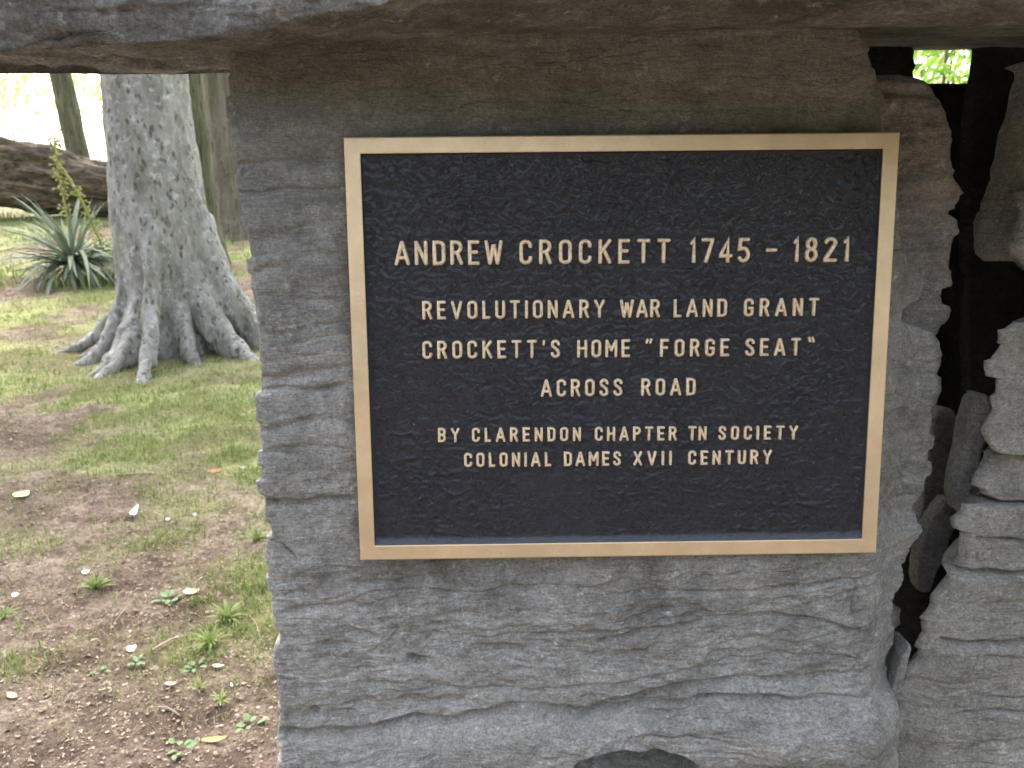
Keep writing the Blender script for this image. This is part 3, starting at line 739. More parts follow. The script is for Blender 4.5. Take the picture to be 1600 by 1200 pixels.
# single line letters on a unit cap height; x runs 0..w (centre lines)
q = .17
GL = {
 'A': (.46, [[(0, 0), (.22, 1)], [(.46, 0), (.24, 1)], [(.075, .28), (.385, .28)]]),
 'B': (.36, [[(.0, 0), (0, 1)], [(0, 1), (.2, 1)] + arc(.2, .76, .15, .24, 90, -90) + [(0, .52)], [(.2, .52)] + arc(.2, .26, .16, .26, 90, -90) + [(0, 0)]]),
 'C': (.36, [[(.36, .76)] + arc(.18, .82, .18, .18, 0, 180) + arc(.18, .18, .18, .18, 180, 360) + [(.36, .24)]]),
 'D': (.36, [[(0, 0), (0, 1), (.16, 1)] + arc(.18, .82, .18, .18, 80, 0) + arc(.18, .18, .18, .18, 0, -80) + [(.16, 0), (0, 0)]]),
 'E': (.32, [[(.32, 1), (0, 1), (0, 0), (.32, 0)], [(0, .52), (.27, .52)]]),
 'F': (.32, [[(.32, 1), (0, 1), (0, 0)], [(0, .52), (.27, .52)]]),
 'G': (.36, [[(.36, .78)] + arc(.18, .82, .18, .18, 0, 180) + arc(.18, .18, .18, .18, 180, 360) + [(.36, .46), (.2, .46)]]),
 'H': (.38, [[(0, 0), (0, 1)], [(.38, 0), (.38, 1)], [(0, .52), (.38, .52)]]),
 'I': (.0, [[(0, 0), (0, 1)]]),
 'K': (.36, [[(0, 0), (0, 1)], [(.36, 1), (0, .42)], [(.13, .60), (.37, 0)]]),
 'L': (.27, [[(0, 1), (0, 0), (.27, 0)]]),
 'M': (.48, [[(0, 0), (0, 1)], [(.48, 0), (.48, 1)], [(.01, .98), (.24, .40)], [(.47, .98), (.24, .40)]]),
 'N': (.37, [[(0, 0), (0, 1)], [(.37, 0), (.37, 1)], [(.01, .98), (.36, .02)]]),
 'O': (.37, [arc(.185, .815, .185, .185, 0, 180) + arc(.185, .185, .185, .185, 180, 360) + [(.37, .815)]]),
 'P': (.34, [[(0, 0), (0, 1), (.18, 1)] + arc(.18, .76, .16, .24, 80, -80) + [(.18, .5), (0, .5)]]),
 'R': (.36, [[(0, 0), (0, 1), (.18, 1)] + arc(.18, .76, .165, .24, 80, -80) + [(.18, .5), (0, .5)], [(.2, .5), (.36, 0)]]),
 'S': (.35, [[(.34, .80)] + arc(.175, .82, .165, .18, 10, 190, 8) + [(.03, .68), (.30, .40)] + arc(.175, .18, .17, .18, 15, -190, 9)]),
 'T': (.38, [[(0, 1), (.38, 1)], [(.19, 1), (.19, 0)]]),
 'U': (.36, [[(0, 1), (0, .2)] + arc(.18, .18, .18, .18, 180, 360) + [(.36, 1)]]),
 'V': (.44, [[(0, 1), (.21, 0)], [(.44, 1), (.23, 0)]]),
 'W': (.58, [[(0, 1), (.14, 0)], [(.27, .82), (.15, 0)], [(.31, .82), (.43, 0)], [(.58, 1), (.44, 0)]]),
 'X': (.40, [[(0, 0), (.40, 1)], [(0, 1), (.40, 0)]]),
 'Y': (.42, [[(0, 1), (.21, .47), (.42, 1)], [(.21, .47), (.21, 0)]]),
 '1': (.09, [[(0, .84), (.09, 1), (.09, 0)]]),
 '2': (.36, [arc(.18, .80, .18, .20, 170, -25, 8) + [(.0, .05), (.0, 0), (.37, 0)]]),
 '4': (.38, [[(.27, 0), (.27, 1), (0, .30), (0, .25), (.38, .25)]]),
 '5': (.34, [[(.32, 1), (.03, 1), (.0, .56)] + arc(.16, .30, .18, .30, 115, -150, 10)]),
 '7': (.36, [[(0, 1), (.36, 1), (.36, .93), (.13, 0)]]),
 '8': (.34, [arc(.17, .76, .15, .24, 0, 360, 13), arc(.17, .27, .175, .27, 0, 360, 13)]),
 '-': (.30, [[(0, .5), (.30, .5)]]),
 "'": (.02, [[(.02, 1.02), (0, .80)]]),
 '<': (.24, [[(.05, 1.06), (0, .86)], [(.24, 1.06), (.19, .86)]]),
 '>': (.26, [[(0, 1.10), (.06, .86)], [(.18, 1.10), (.24, .86)]]),
}
def dense(P):
    out = [P[0]]
    for a, b in zip(P, P[1:]):
        if math.dist(a, b) > 1e-4: out.append(b)
    return out
def stroke_geo(P, s, h, V, F, bump):
    """a raised rounded bar swept along the line, capped round at both ends"""
    P = [np.array(p, float) for p in dense(P)]
    closed = len(P) > 3 and np.linalg.norm(P[0] - P[-1]) < 1e-3
    if closed: P = P[:-1]
    n = len(P)
    prof = [(-.5, 0), (-.46, .55), (-.36, .93), (0, 1.0 + bump), (.36, .93), (.46, .55), (.5, 0)]
    rows = []
    def tan(a, b): d = b - a; return d / np.linalg.norm(d)
    for i, p in enumerate(P):
        if closed: t0, t1 = tan(P[i - 1], p), tan(p, P[(i + 1) % n])
        else:
            t1 = tan(p, P[i + 1]) if i < n - 1 else tan(P[i - 1], p); t0 = tan(P[i - 1], p) if i > 0 else t1
        t = t0 + t1; t /= (np.linalg.norm(t) + 1e-9); nrm = np.array([-t[1], t[0]])
        m = 1 / max(.55, float(nrm @ np.array([-t0[1], t0[0]])))
        if not closed and i == 0: 
            for e, sc in ((-.5, .25), (-.42, .72), (-.25, .93)):
                rows.append([(p + t * e * s * .8 + nrm * a * s * sc, hh * (.5 if sc < .3 else 1)) for a, hh in prof])
        rows.append([(p + nrm * a * s * m, hh) for a, hh in prof])
        if not closed and i == n - 1:
            for e, sc in ((.25, .93), (.42, .72), (.5, .25)):
                rows.append([(p + t * e * s * .8 + nrm * a * s * sc, hh * (.5 if sc < .3 else 1)) for a, hh in prof])
    k = len(prof); i0 = len(V)
    for r in rows:
        for (xy, hh) in r: V.append((xy[0], -hh * h, xy[1]))
    m_ = len(rows)
    for i in range(m_ if closed else m_ - 1):
        j = (i + 1) % m_
        for c in range(k - 1): F.append((i0 + i * k + c, i0 + i * k + c + 1, i0 + j * k + c + 1, i0 + j * k + c))
    if not closed:
        for r in (0, m_ - 1):
            for c in range(1, k - 2): F.append((i0 + r * k, i0 + r * k + c, i0 + r * k + c + 1, i0 + r * k + k - 1)) if c + 1 < k - 1 else None
_lm = {}
def letter_mesh(ch, cap, s):
    key = (ch, round(cap, 4))
    if key in _lm: return _lm[key]
    V, F = [], []; c = cap - s
    for bi, P in enumerate(GL[ch][1]):
        PP = [(x * cap, y * c + s / 2) for x, y in P]
        stroke_geo(PP, s * .94 * (.85 if ch in "'<>" else 1), .0030, V, F, .02 + .05 * bi)
    bm = bmesh.new(); vs = [bm.verts.new(v) for v in V]
    for f in F:
        if len(set(f)) == 4:
            try: bm.faces.new([vs[i] for i in f])
            except ValueError: pass
    bmesh.ops.recalc_face_normals(bm, faces=bm.faces)
    me = bpy.data.meshes.new('letter'); bm.to_mesh(me); bm.free(); me.materials.append(LETTER)
    me.polygons.foreach_set('use_smooth', np.full(len(me.polygons), True))
    _lm[key] = me; return me

LINES = [  # cap height in m is worked out from picture rows; words with their picture extents
    [(375.6, 415.8, 616), (368.8, 410, 1325), .175, [('ANDREW', 616, 786.5), ('CROCKETT', 811, 1048), ('1745', 1077, 1172.5), ('-', 1195.5, 1217), ('1821', 1238, 1327)]],
    [(469.8, 500.2, 660), (464.6, 494.5, 1280), .19, [('REVOLUTIONARY', 659.5, 946), ('WAR', 968, 1032), ('LAND', 1052, 1136.5), ('GRANT', 1161.8, 1280)]],
    [(532.3, 562, 660), (527.5, 556.5, 1251), .19, [("CROCKETT'S", 659.6, 876), ('HOME', 901.4, 985.5), ('<', 1007.5, 1026), ('FORGE', 1031, 1140), ('SEAT', 1164, 1251.5), ('>', 1260.6, 1278)]],
    [(592.5, 621, 845), (590, 618.5, 1087), .19, [('ACROSS', 844.5, 973.5), ('ROAD', 1001.5, 1087.5)]],
    [(668.6, 692, 684), (664.5, 687.5, 1247), .21, [('BY', 684, 719), ('CLARENDON', 737, 908.5), ('CHAPTER', 929, 1058), ('TN', 1074.7, 1104.5), ('SOCIETY', 1122, 1247)]],
    [(707.5, 731, 725), (702.5, 726, 1206), .21, [('COLONIAL', 724.8, 862.3), ('DAMES', 880.7, 971), ('XVII', 989.3, 1050.3), ('CENTURY', 1074.7, 1206.3)]],
]
for (t0, b0, x0), (t1, b1, x1), sr, words in LINES:
    for wd, xa, xb in words:
        f = lambda x, a, b: a + (b - a) * (x - x0) / (x1 - x0)
        top, bot = f(xa, t0, t1), f(xa, b0, b1)
        YL = .0018
        pa, pb = sl(xa, bot, YL), sl(xb, f(xb, b0, b1), YL)
        cap = sl(xa, top, YL)[1] - pa[1]; s = cap * sr
        tot = pb[0] - pa[0]
        wid = [GL[c][0] * cap + s for c in wd]
        gap = (tot - sum(wid)) / max(1, len(wd) - 1)
        x = pa[0]
        ang = math.atan2(pb[1] - pa[1], tot)
        for c, wi in zip(wd, wid):
            z = pa[1] + (x - pa[0]) * math.tan(ang)
            o = link('letter', letter_mesh(c, cap, s), plq, (x + s / 2, .0042, z), (0, -ang, 0))
            x += wi + gap

# ------------------------------------------------------------------ trees
def tube(bm, pts, rad, n=14, caps=True):
    """closed tube along pts"""
    rings = []
    up = Vector((0, 0, 1))
    for i, p in enumerate(pts):
        a = pts[max(0, i - 1)]; b = pts[min(len(pts) - 1, i + 1)]
        t = (Vector(b) - Vector(a)).normalized()
        s = t.cross(up if abs(t.z) < .95 else Vector((1, 0, 0))).normalized(); w = s.cross(t)
        rings.append([bm.verts.new(Vector(p) + (s * math.cos(2 * math.pi * k / n) + w * math.sin(2 * math.pi * k / n)) * rad[i]) for k in range(n)])
    for a, b in zip(rings, rings[1:]):
        for k in range(n): bm.faces.new((a[k], a[(k + 1) % n], b[(k + 1) % n], b[k]))
    if caps: bm.faces.new(rings[0][::-1]); bm.faces.new(rings[-1])

def remeshed(bm, voxel, smooth=4):
    me = bpy.data.meshes.new('tmp'); bm.to_mesh(me); bm.free()
    o = bpy.data.objects.new('tmp', me); COL.objects.link(o)
    m = o.modifiers.new('r', 'REMESH'); m.mode = 'VOXEL'; m.voxel_size = voxel
    s = o.modifiers.new('s', 'SMOOTH'); s.iterations = smooth; s.factor = .5
    dg = bpy.context.evaluated_depsgraph_get(); ev = o.evaluated_get(dg); e = ev.to_mesh()
    V = np.empty(len(e.vertices) * 3, np.float32); e.vertices.foreach_get('co', V); V = V.reshape(-1, 3).astype(float)
    N = np.empty(len(e.vertices) * 3, np.float32); e.vertices.foreach_get('normal', N); N = N.reshape(-1, 3)
    F = [tuple(p.vertices) for p in e.polygons]
    ev.to_mesh_clear(); bpy.data.objects.remove(o); bpy.data.meshes.remove(me)
    F = np.array([f if len(f) == 4 else (*f, f[-1]) for f in F if len(f) == 4], np.int32)
    return V, N, F

def leaf_cloud(n, cen, rad, size, seed, clumps=14, squash=.8):
    r = np.random.default_rng(seed)
    cc = r.normal(size=(clumps, 3)); cc /= np.linalg.norm(cc, axis=1)[:, None]; cc *= (r.uniform(.35, .85, (clumps, 1)))
    k = r.integers(0, clumps, n)
    p = cc[k] + r.normal(size=(n, 3)) * .2
    p = p * np.array([rad, rad, rad * squash]) + np.array(cen)
    a = r.normal(size=(n, 3)); a /= np.linalg.norm(a, axis=1)[:, None]
    b = np.cross(a, r.normal(size=(n, 3))); b /= np.linalg.norm(b, axis=1)[:, None]
    nn = np.cross(a, b)
    s = size * r.uniform(.6, 1.3, (n, 1))
    V = np.stack([p - a * s, p + b * s * .38 - a * s * .1 + nn * s * .12, p + a * s, p - b * s * .38 - a * s * .1 + nn * s * .12], 1).reshape(-1, 3)
    F = np.arange(4 * n).reshape(-1, 4)
    return V, F

def main_tree():
    base = hit(268, 540); base.z = float(terrain(base.x, base.y))
    t = empty('shade_tree', base); t.scale = (.88, .88, .92)
    tag(t, 'big grey tree trunk with pale lichen specks and flaring roots in the grass', 'tree')
    bm = bmesh.new()
    zs = [-.15, 0, .2, .4, .6, .8, 1.0, 1.3, 1.8, 2.4, 3.0]; rs = [.40, .385, .36, .345, .335, .325, .32, .31, .292, .28, .27]
    tube(bm, [(0.01 * z, 0, z) for z in zs], rs, 28)
    # roots: direction, reach, height where they leave the trunk, thickness at both ends, curl
    for ang, reach, zt, r0, r1, curl in [(-78, 1.22, 1.05, .075, .036, 1), (-95, .92, .55, .085, .035, -3), (-107, .86, .50, .08, .035, 2), (-128, .72, .50, .10, .035, -4), (-146, .70, .42, .075, .025, -8), (-86, .5, .42, .06, .03, 0),
                                 (-56, .72, .55, .085, .045, 3), (-24, .98, .62, .11, .05, -5), (-2, 1.05, .95, .13, .06, 5), (24, 1.0, .9, .14, .06, 0), (70, .9, .5, .12, .05, 0), (110, .9, .5, .12, .05, 8), (150, 1.0, .45, .10, .04, 0), (-166, .9, .40, .08, .03, 0)]:
        P, Q = [], []
        for i in range(14):
            u = i / 13; rr = .24 + (reach - .24) * u
            z = zt * (1 - u) ** 2.6 - (r1 + .035) * u ** 3
            a = R(ang + curl * u)
            P.append((math.cos(a) * rr, math.sin(a) * rr, z)); Q.append((r0 + (r1 - r0) * u ** .6) * (1.0 if i < 13 else .7))
        # down into the ground below every point so buttresses stay solid
        tube(bm, P, Q, 12)
        if zt > .5:
            tube(bm, [(x, y, max(z - Q[i] * 1.0, -.1)) for i, (x, y, z) in enumerate(P[:9])], [q_ * 1.1 for q_ in Q[:9]], 12)
    V, N, F = remeshed(bm, .016, 5)
    th = np.arctan2(V[:, 1], V[:, 0])
    d = .018 * fbm(V[:, 0] * 3, V[:, 1] * 3, V[:, 2] * 1.5, 3) + .010 * fbm(V[:, 0] * 14, V[:, 1] * 14, V[:, 2] * 5, 4, .6)
    flu = np.exp(-np.clip(V[:, 2], 0, 9) / .55)
    d += .020 * flu * np.cos(th * 11 + 2.0 * perlin(th * 1.5, 0 * th, V[:, 2]) + 1.0) * (np.hypot(V[:, 0], V[:, 1]) < .5)
    V = V + N * d[:, None]
    link('trunk', mesh_np('trunk', V, F, BARK), t)
    bm = bmesh.new()
    for k in range(7):
        a = k * .9 + .3; L = 2.2 + .5 * (k % 3)
        tube(bm, [(0.03 + math.cos(a) * L * u * .8, math.sin(a) * L * u * .8, 2.7 + .12 * k + L * u * .6 - .3 * u * u) for u in (0, .25, .5, .75, 1)], [.12, .09, .06, .04, .015], 8)
    me = bpy.data.meshes.new('limb'); bm.to_mesh(me); bm.free(); me.materials.append(BARK)
    link('limbs', me, t)
    cv, cf = leaf_cloud(9000, (0, 0, 5.4), 2.9, .07, 5, 30)
    link('crown', mesh_np('crown', cv, cf, LEAF_DARK, False), t)
    return base
TB = main_tree()

def side_tree(name, base, r0, r1, top, lean, bark, label, crown_r, seed, leafmat=LEAF_DARK, hh=None, n=5000, group=None, leaf=.07):
    t = empty(name, base); tag(t, label, 'tree', group)
    bm = bmesh.new(); n_ = 10; P, Q = [], []
    for i in range(n_):
        u = i / (n_ - 1); P.append((lean[0] * u * top, lean[1] * u * top, -.1 + (top + .1) * u)); Q.append((r0 + (r1 - r0) * u) * (1 + .5 * math.exp(-u * top / .25)))
    tube(bm, P, Q, 20)
    V, N, F = remeshed(bm, .03, 2)
    V = V + N * (.02 * fbm(V[:, 0] * 5 + seed, V[:, 1] * 5, V[:, 2] * 1.2, 4))[:, None]
    link('trunk', mesh_np('trunk', V, F, bark), t)
    c = (lean[0] * top, lean[1] * top, (hh or top + crown_r * .5))
    cv, cf = leaf_cloud(n, c, crown_r, leaf, seed, 18)
    link('crown', mesh_np('crown', cv, cf, leafmat, False), t)
    return t
p = hit(357, 372)
side_tree('young_tree', Vector((at(369, 372, p.y).x, p.y, p.z)), .235, .225, 3.6, (-.015, 0), BARK_PLAIN, 'smooth brown grey trunk half hidden behind the left edge of the plaque slab', 1.5, 31)
p2 = at(312, 330, 8.2)
side_tree('mossy_tree', Vector((p2.x + .02, 8.2, float(terrain(p2.x, 8.2)))), .17, .11, 3.4, (-.01, 0), BARK_MOSS, 'dark mossy trunk squeezed between the big grey tree and the smooth brown trunk', 1.3, 32)
p3 = at(118, 230, 13.0)
side_tree('leaning_tree', Vector((p3.x + .12, 13.0, float(terrain(p3.x, 13.0)))), .15, .16, 3.4, (-.10, 0), BARK_MOSS, 'slim leaning trunk standing in the glare behind the fallen log', 1.4, 33)

# leafy growth seen through the small opening
pb = at(1475, 150, 7.0)
t = empty('leafy_bush', (pb.x, 7.0, float(terrain(pb.x, 7.0)))); tag(t, 'bright green leafy bush seen through the small opening in the stones', 'bush')
bm = bmesh.new()
for k in range(6):
    a = k * 1.05; tube(bm, [(math.cos(a) * .5 * u, math.sin(a) * .5 * u, 2.1 * u) for u in (0, .3, .6, 1)], [.04, .03, .02, .008], 7)
me = bpy.data.meshes.new('stem'); bm.to_mesh(me); bm.free(); me.materials.append(BARK_PLAIN); link('stems', me, t)
cv, cf = leaf_cloud(3800, (0, 0, 1.7), 1.25, .06, 77, 22, 1.0)
link('foliage', mesh_np('foliage', cv, cf, LEAF_BRIGHT, False), t)

# sunlit trees far across the field
for i, (px, Y, rr, hh, col_) in enumerate([(20, 60, 4.5, 7, 'wide'), (150, 75, 4.0, 9, 'tall'), (-120, 66, 5, 8, 'round'), (260, 90, 6, 9, 'broad'), (1500, 50, 5, 7, 'bushy')]):
    pp = at(px, 200, Y)
    side_tree('distant_tree', Vector((pp.x, Y, float(terrain(pp.x, Y)))), .06, .05, hh * .75, (0, 0), BARK_PLAIN,
              ['low far tree in the glare at the left border', 'far tree in the glare right beside the big grey trunk', 'far tree beyond the left border', 'far tree hidden in line with the big grey trunk', 'far tree in line with the small opening in the stones'][i],
              rr, 50 + i, LEAF_SUN, hh, 240, 'trees far across the field', .4)

# unseen wood added behind the viewer to shade the stones and darken bronze reflections
Vs, Fs, off = [], [], 0
for i in range(15):
    dd = random.uniform(13, 19); hh = random.uniform(4.8, 8.2)
    cx, cy = math.sin(R(-112 + 16 * i)) * dd, -abs(math.cos(R(-112 + 16 * i))) * dd - 1.5
    v_, f_ = leaf_cloud(2600, (cx, cy, hh * .52), 3.4, .30, 300 + i, 16, hh / 7.0)
    v_[:, 2] = np.maximum(v_[:, 2], .02); Vs.append(v_); Fs.append(f_ + off); off += len(v_)
tag(link('added_woodland', mesh_np('added_woodland', np.concatenate(Vs), np.concatenate(Fs), LEAF_DARK, False)), 'unseen leafy wood added behind the viewer to shade the stones', 'added_woodland', kind='stuff')

# ------------------------------------------------------------------ fallen log
def log_obj():
    Y = 11.6
    a = at(-140, 246, Y); b = at(330, 325, Y + .9)
    n = 160; m = 110
    u = np.linspace(0, 1, n)[:, None]; th = np.linspace(0, 2 * np.pi, m, endpoint=False)[None, :]
    A, Bv = np.array(a), np.array(b); ax_ = (Bv - A); L = np.linalg.norm(ax_); ax_ /= L
    s = np.cross(ax_, [0, 0, 1]); s /= np.linalg.norm(s); w = np.cross(s, ax_)
    r = .50 - .10 * u
    r = r * (1 + .08 * np.sin(3 * th + 2 * u) + .0)
    X = u * L * 1.0
    r = r + .09 * fbm(X * 1.2, np.cos(th) * 1.5, np.sin(th) * 1.5, 4) + .045 * fbm(X * 2.0, np.cos(th) * 7, np.sin(th) * 9, 3)
    r = r - .07 * np.exp(-((th - 1.0 + .1 * perlin(X * 2, 0 * X, 0 * X)) / .10) ** 2)
    P = A + (X[..., None] * ax_) + (np.cos(th) * r)[..., None] * (-s) + (np.sin(th) * r)[..., None] * w
    P = P.reshape(-1, 3); F = grid_faces(n, m, True)
    for row in (0, n - 1):
        ring = P[row * m:(row + 1) * m]; i0 = len(P); P = np.concatenate([P, ring.mean(0) + (ring - ring.mean(0)) * .02])
        aa = np.arange(row * m, row * m + m); bb = np.arange(i0, i0 + m)
        F = np.concatenate([F, np.stack([aa, np.roll(aa, -1), np.roll(bb, -1), bb], -1)])
    org = P.mean(0); org[2] = P[:, 2].min()
    bmx = mesh_np('fallen_log', P - org, F, LOG)
    bm = bmesh.new(); bm.from_mesh(bmx); bmesh.ops.recalc_face_normals(bm, faces=bm.faces); bm.to_mesh(bmx); bm.free()
    tag(link('fallen_log', bmx, loc=org), 'thick fallen log with brown peeling bark behind the yucca', 'log')
log_obj()

# ------------------------------------------------------------------ yucca
def strap(L, w, droop, seed, fold=.25):
    n = 7; V, F = [], []
    r = random.Random(seed)
    for i in range(n):
        u = i / (n - 1)
        x = L * u * (1 - .15 * droop * u); z = -droop * L * .5 * u ** 2.2
        ww = w * (0.7 + .9 * u * (1 - u)) * (1 - u ** 5) + .0005
        V += [(x, -ww, z + fold * ww), (x, 0, z), (x, ww, z + fold * ww)]
    for i in range(n - 1):
        for c in (0, 1): F.append((i * 3 + c, i * 3 + c + 1, i * 3 + c + 4, i * 3 + c + 3))
    return V, F
def yucca():
    base = hit(118, 438)
    t = empty('yucca', base); tag(t, 'spiky grey green yucca with strap leaves between the log and the big grey tree', 'plant')
    variants = [(mesh_np('leaf', *strap(.60 + .07 * (k % 4), .015 + .003 * (k % 3), [.15, .5, .9, 1.3][k % 4], k), YUCCA) ) for k in range(8)]
    dry = [mesh_np('leaf', *strap(.55, .014, 1.9, 20 + k), YUCCA_DRY) for k in range(2)]
    r = random.Random(3)
    for i in range(190):
        el = R(r.choice([r.uniform(-12, 25), r.uniform(-5, 35), r.uniform(15, 80)]))
        az = r.uniform(0, 2 * math.pi)
        me = r.choice(dry) if r.random() < .09 else r.choice(variants)
        o = link('leaf', me, t, (0, 0, .10 + r.uniform(0, .12)), Euler((r.uniform(-.4, .4), -el, az), 'XYZ'))
        s = r.uniform(.8, 1.25); o.scale = (s, s, s)
    bm = bmesh.new()
    tube(bm, [(0, 0, -.03), (0, 0, .1), (.005, 0, .26)], [.035, .04, .025], 8)
    me = bpy.data.meshes.new('stump'); bm.to_mesh(me); bm.free(); me.materials.append(YUCCA_DRY); link('stump', me, t)
    # flower stalk, leaning right, with dry capsules; bent over
    for kx, (pts, rr) in enumerate([([(0, 0, .2), (.0, 0, .6), (-.03, 0, 1.0), (-.02, 0, 1.32)], .010), ([(-.03, 0, 1.08), (.06, .02, .92), (.15, .03, .70), (.24, .04, .42), (.30, .05, .2)], .016)]):
        bm = bmesh.new(); tube(bm, pts, [rr * (1 - .12 * i) for i in range(len(pts))], 6)
        me = bpy.data.meshes.new('flower_stalk'); bm.to_mesh(me); bm.free(); me.materials.append(STALK)
        st = link('flower_stalk', me, t)
        bm = bmesh.new()
        for i in range(90):
            u = r.uniform(.3, 1); k = min(len(pts) - 2, int(u * (len(pts) - 1))); f = u * (len(pts) - 1) - k
            p_ = Vector(pts[k]).lerp(Vector(pts[k + 1]), f); d = Vector((r.uniform(-1, 1), r.uniform(-1, 1), r.uniform(-.6, .5))).normalized()
            e = p_ + d * r.uniform(.02, .06); tube(bm, [p_, e, e + d * .012, e + d * .028], [.003, .003, .012, .003], 5)
        me = bpy.data.meshes.new('capsules'); bm.to_mesh(me); bm.free(); me.materials.append(STALK); link('capsules', me, st)
yucca()

# ------------------------------------------------------------------ grass and litter
def blades(name, n, region, hmin, hmax, wid, mat, seed, dens, label):
    r = np.random.default_rng(seed)
    d = region[0] * (region[1] / region[0]) ** r.random(n * 4)
    x = d * r.uniform(-.85, -.05, n * 4) + r.uniform(-.3, .3, n * 4); y = d
    keep = r.random(n * 4) < dens(x, y)
    keep &= ~(((x - TB.x) ** 2 + (y - TB.y) ** 2) < .42 ** 2)
    keep &= ~((x > -.42) & (y < 1.3))
    x, y = x[keep][:n], y[keep][:n]; n = len(x)
    z = gz(x, y) - .004
    az = r.uniform(0, 2 * np.pi, n); h = r.uniform(hmin, hmax, n); ln = r.uniform(.1, .9, n) * h
    w = wid * r.uniform(.7, 1.3, n) * (1 + .35 * np.clip(y - 2, 0, 8) * .6)
    dx, dy = np.cos(az), np.sin(az); px, py = -dy, dx
    def pt(u, k): return np.stack([x + dx * ln * u ** 1.8 + px * w * k, y + dy * ln * u ** 1.8 + py * w * k, z + h * u * (1 - .25 * u * (ln / h))], -1)
    V = np.stack([pt(0, -1), pt(0, 1), pt(.5, .8), pt(.5, -.8), pt(1, .15), pt(1, -.15)], 1).reshape(-1, 3)
    i = np.arange(n)[:, None] * 6
    F = np.concatenate([i + np.array([[0, 1, 2, 3]]), i + np.array([[3, 2, 4, 5]])], 0)
    tag(link(name, mesh_np(name, V, F, mat, False)), label, 'grass', kind='stuff')
patch = lambda x, y: np.clip(turf(x, y) * 1.1 * sstep(-.5, .4, fbm(x * 7, y * 7, 4.4, 3)) + .02, 0, 1)
blades('short_grass', 52000, (1.5, 12), .012, .045, .0013, GRASS, 21, patch, 'short patchy green grass spreading around the tree roots')
blades('dry_grass', 16000, (1.4, 12), .01, .035, .0012, GRASS_DRY, 22, lambda x, y: np.clip(.25 + .5 * turf(x, y), 0, 1), 'dry straw coloured grass scattered over the bare earth')
blades('tall_grass', 2600, (7.0, 12), .06, .2, .003, GRASS, 23, lambda x, y: sstep(-.1, .5, perlin(x * 1.3, y * 1.3, 8)) , 'taller grass growing in front of the fallen log')

def litter(n, seed):
    r = np.random.default_rng(seed)
    d = 1.1 * (9 / 1.1) ** r.random(n)
    x = d * r.uniform(-.85, -.1, n) + r.uniform(-.2, .2, n); y = d
    keep = ~((x > -.4) & (y < 1.25)); keep &= r.random(n) > turf(x, y) * .6
    x, y = x[keep], y[keep]; n = len(x); z = gz(x, y) + .002
    a = r.uniform(0, 2 * np.pi, n); s = r.uniform(.001, .0042, n) ** 1.0 * (1 + .25 * (y - 1)); e = r.uniform(.2, .8, n)
    ux, uy = np.cos(a) * s, np.sin(a) * s; vx, vy = -np.sin(a) * s * e, np.cos(a) * s * e
    t = r.uniform(-.6, .6, (n, 4)) * s[:, None]
    sg = np.array([(-1, -1), (1, -1), (1, 1), (-1, 1)])
    V = np.stack([np.stack([x + ux * p + vx * q_, y + uy * p + vy * q_, z + t[:, i]], -1) for i, (p, q_) in enumerate(sg)], 1).reshape(-1, 3)
    tag(link('leaf_litter', mesh_np('leaf_litter', V, np.arange(4 * n).reshape(-1, 4), LITTER, False)), 'fine crumbs of dead leaf and bark strewn over the brown earth', 'litter', kind='stuff')
litter(26000, 9)

def small_leaf(name, px, py, L, W, mat, label, cat, az, tilt=.15, curl=.15, group=None):
    p = hit(px, py); p.z = float(gz(p.x, p.y)) + .006
    n = 8; V, F = [], []
    for i in range(n):
        u = i / (n - 1); ww = W * .5 * math.sin(math.pi * (.06 + .9 * u) ** .85) + .0003
        x = L * (u - .5); z = curl * L * (u - .5) ** 2 * 3
        V += [(x, -ww, z + .25 * ww), (x, 0, z), (x, ww, z + .25 * ww)]
    for i in range(n - 1):
        for c in (0, 1): F.append((i * 3 + c, i * 3 + c + 1, i * 3 + c + 4, i * 3 + c + 3))
    me = mesh_np(name, V, F, mat)
    return tag(link(name, me, None, p, (tilt, 0, R(az))), label, cat, group)
def flat(name, col, rough=.7):
    m = NT(name); v = m.coords(); c = m.mix(m.noise(v, 200, 3), tuple(x * .75 for x in col), tuple(min(1, x * 1.15) for x in col)); return m.base(c, rough)
YEL = flat('yellow_leaf', (.46, .50, .22)); ORG = flat('orange_leaf', (.50, .30, .10)); TAN = flat('tan_leaf', (.50, .42, .30)); RUST = flat('rust_leaf', (.30, .13, .06)); TWIG = flat('twig_bark', (.38, .30, .22))
PG = 'white petals fallen on the bare earth'
for px, py, L, W, az, lab in [(209, 808, .075, .020, 100, 'long white petal lying on the earth, largest of the fallen petals'), (135, 900, .018, .015, 20, 'small white petal on the earth left of the large petal'),
                              (206, 1021, .022, .017, 60, 'small oval white petal on the darkest earth near the bottom'), (267, 1156, .014, .007, 120, 'tiny white petal beside the orange dead leaf'),
                              (304, 803, .020, .012, 100, 'small cream petal right of the large white petal'), (362, 1076, .014, .006, 115, 'tiny cream petal close to the foot of the upright slab'),
                              (381, 734, .018, .014, 40, 'small cream petal in the grass close to the upright slab'), (25, 933, .016, .014, 10, 'small cream petal near the left border of the frame'), (262, 816, .014, .012, 80, 'tiny cream petal between two larger petals')]:
    small_leaf('petal', px, py, L * 1.2, W * 1.1, PETAL, lab, 'petal', az, .45, .2, PG)
small_leaf('fallen_leaf', 20, 1090, .034, .014, YEL, 'yellow green fallen leaf near the lower left border', 'leaf', -25)
small_leaf('fallen_leaf', 336, 1156, .050, .014, ORG, 'long orange and tan dead leaf on dark earth near the bottom', 'leaf', 12)
small_leaf('fallen_leaf', 300, 931, .045, .026, TAN, 'pale tan dead leaf on the earth beside a small weed', 'leaf', 15)
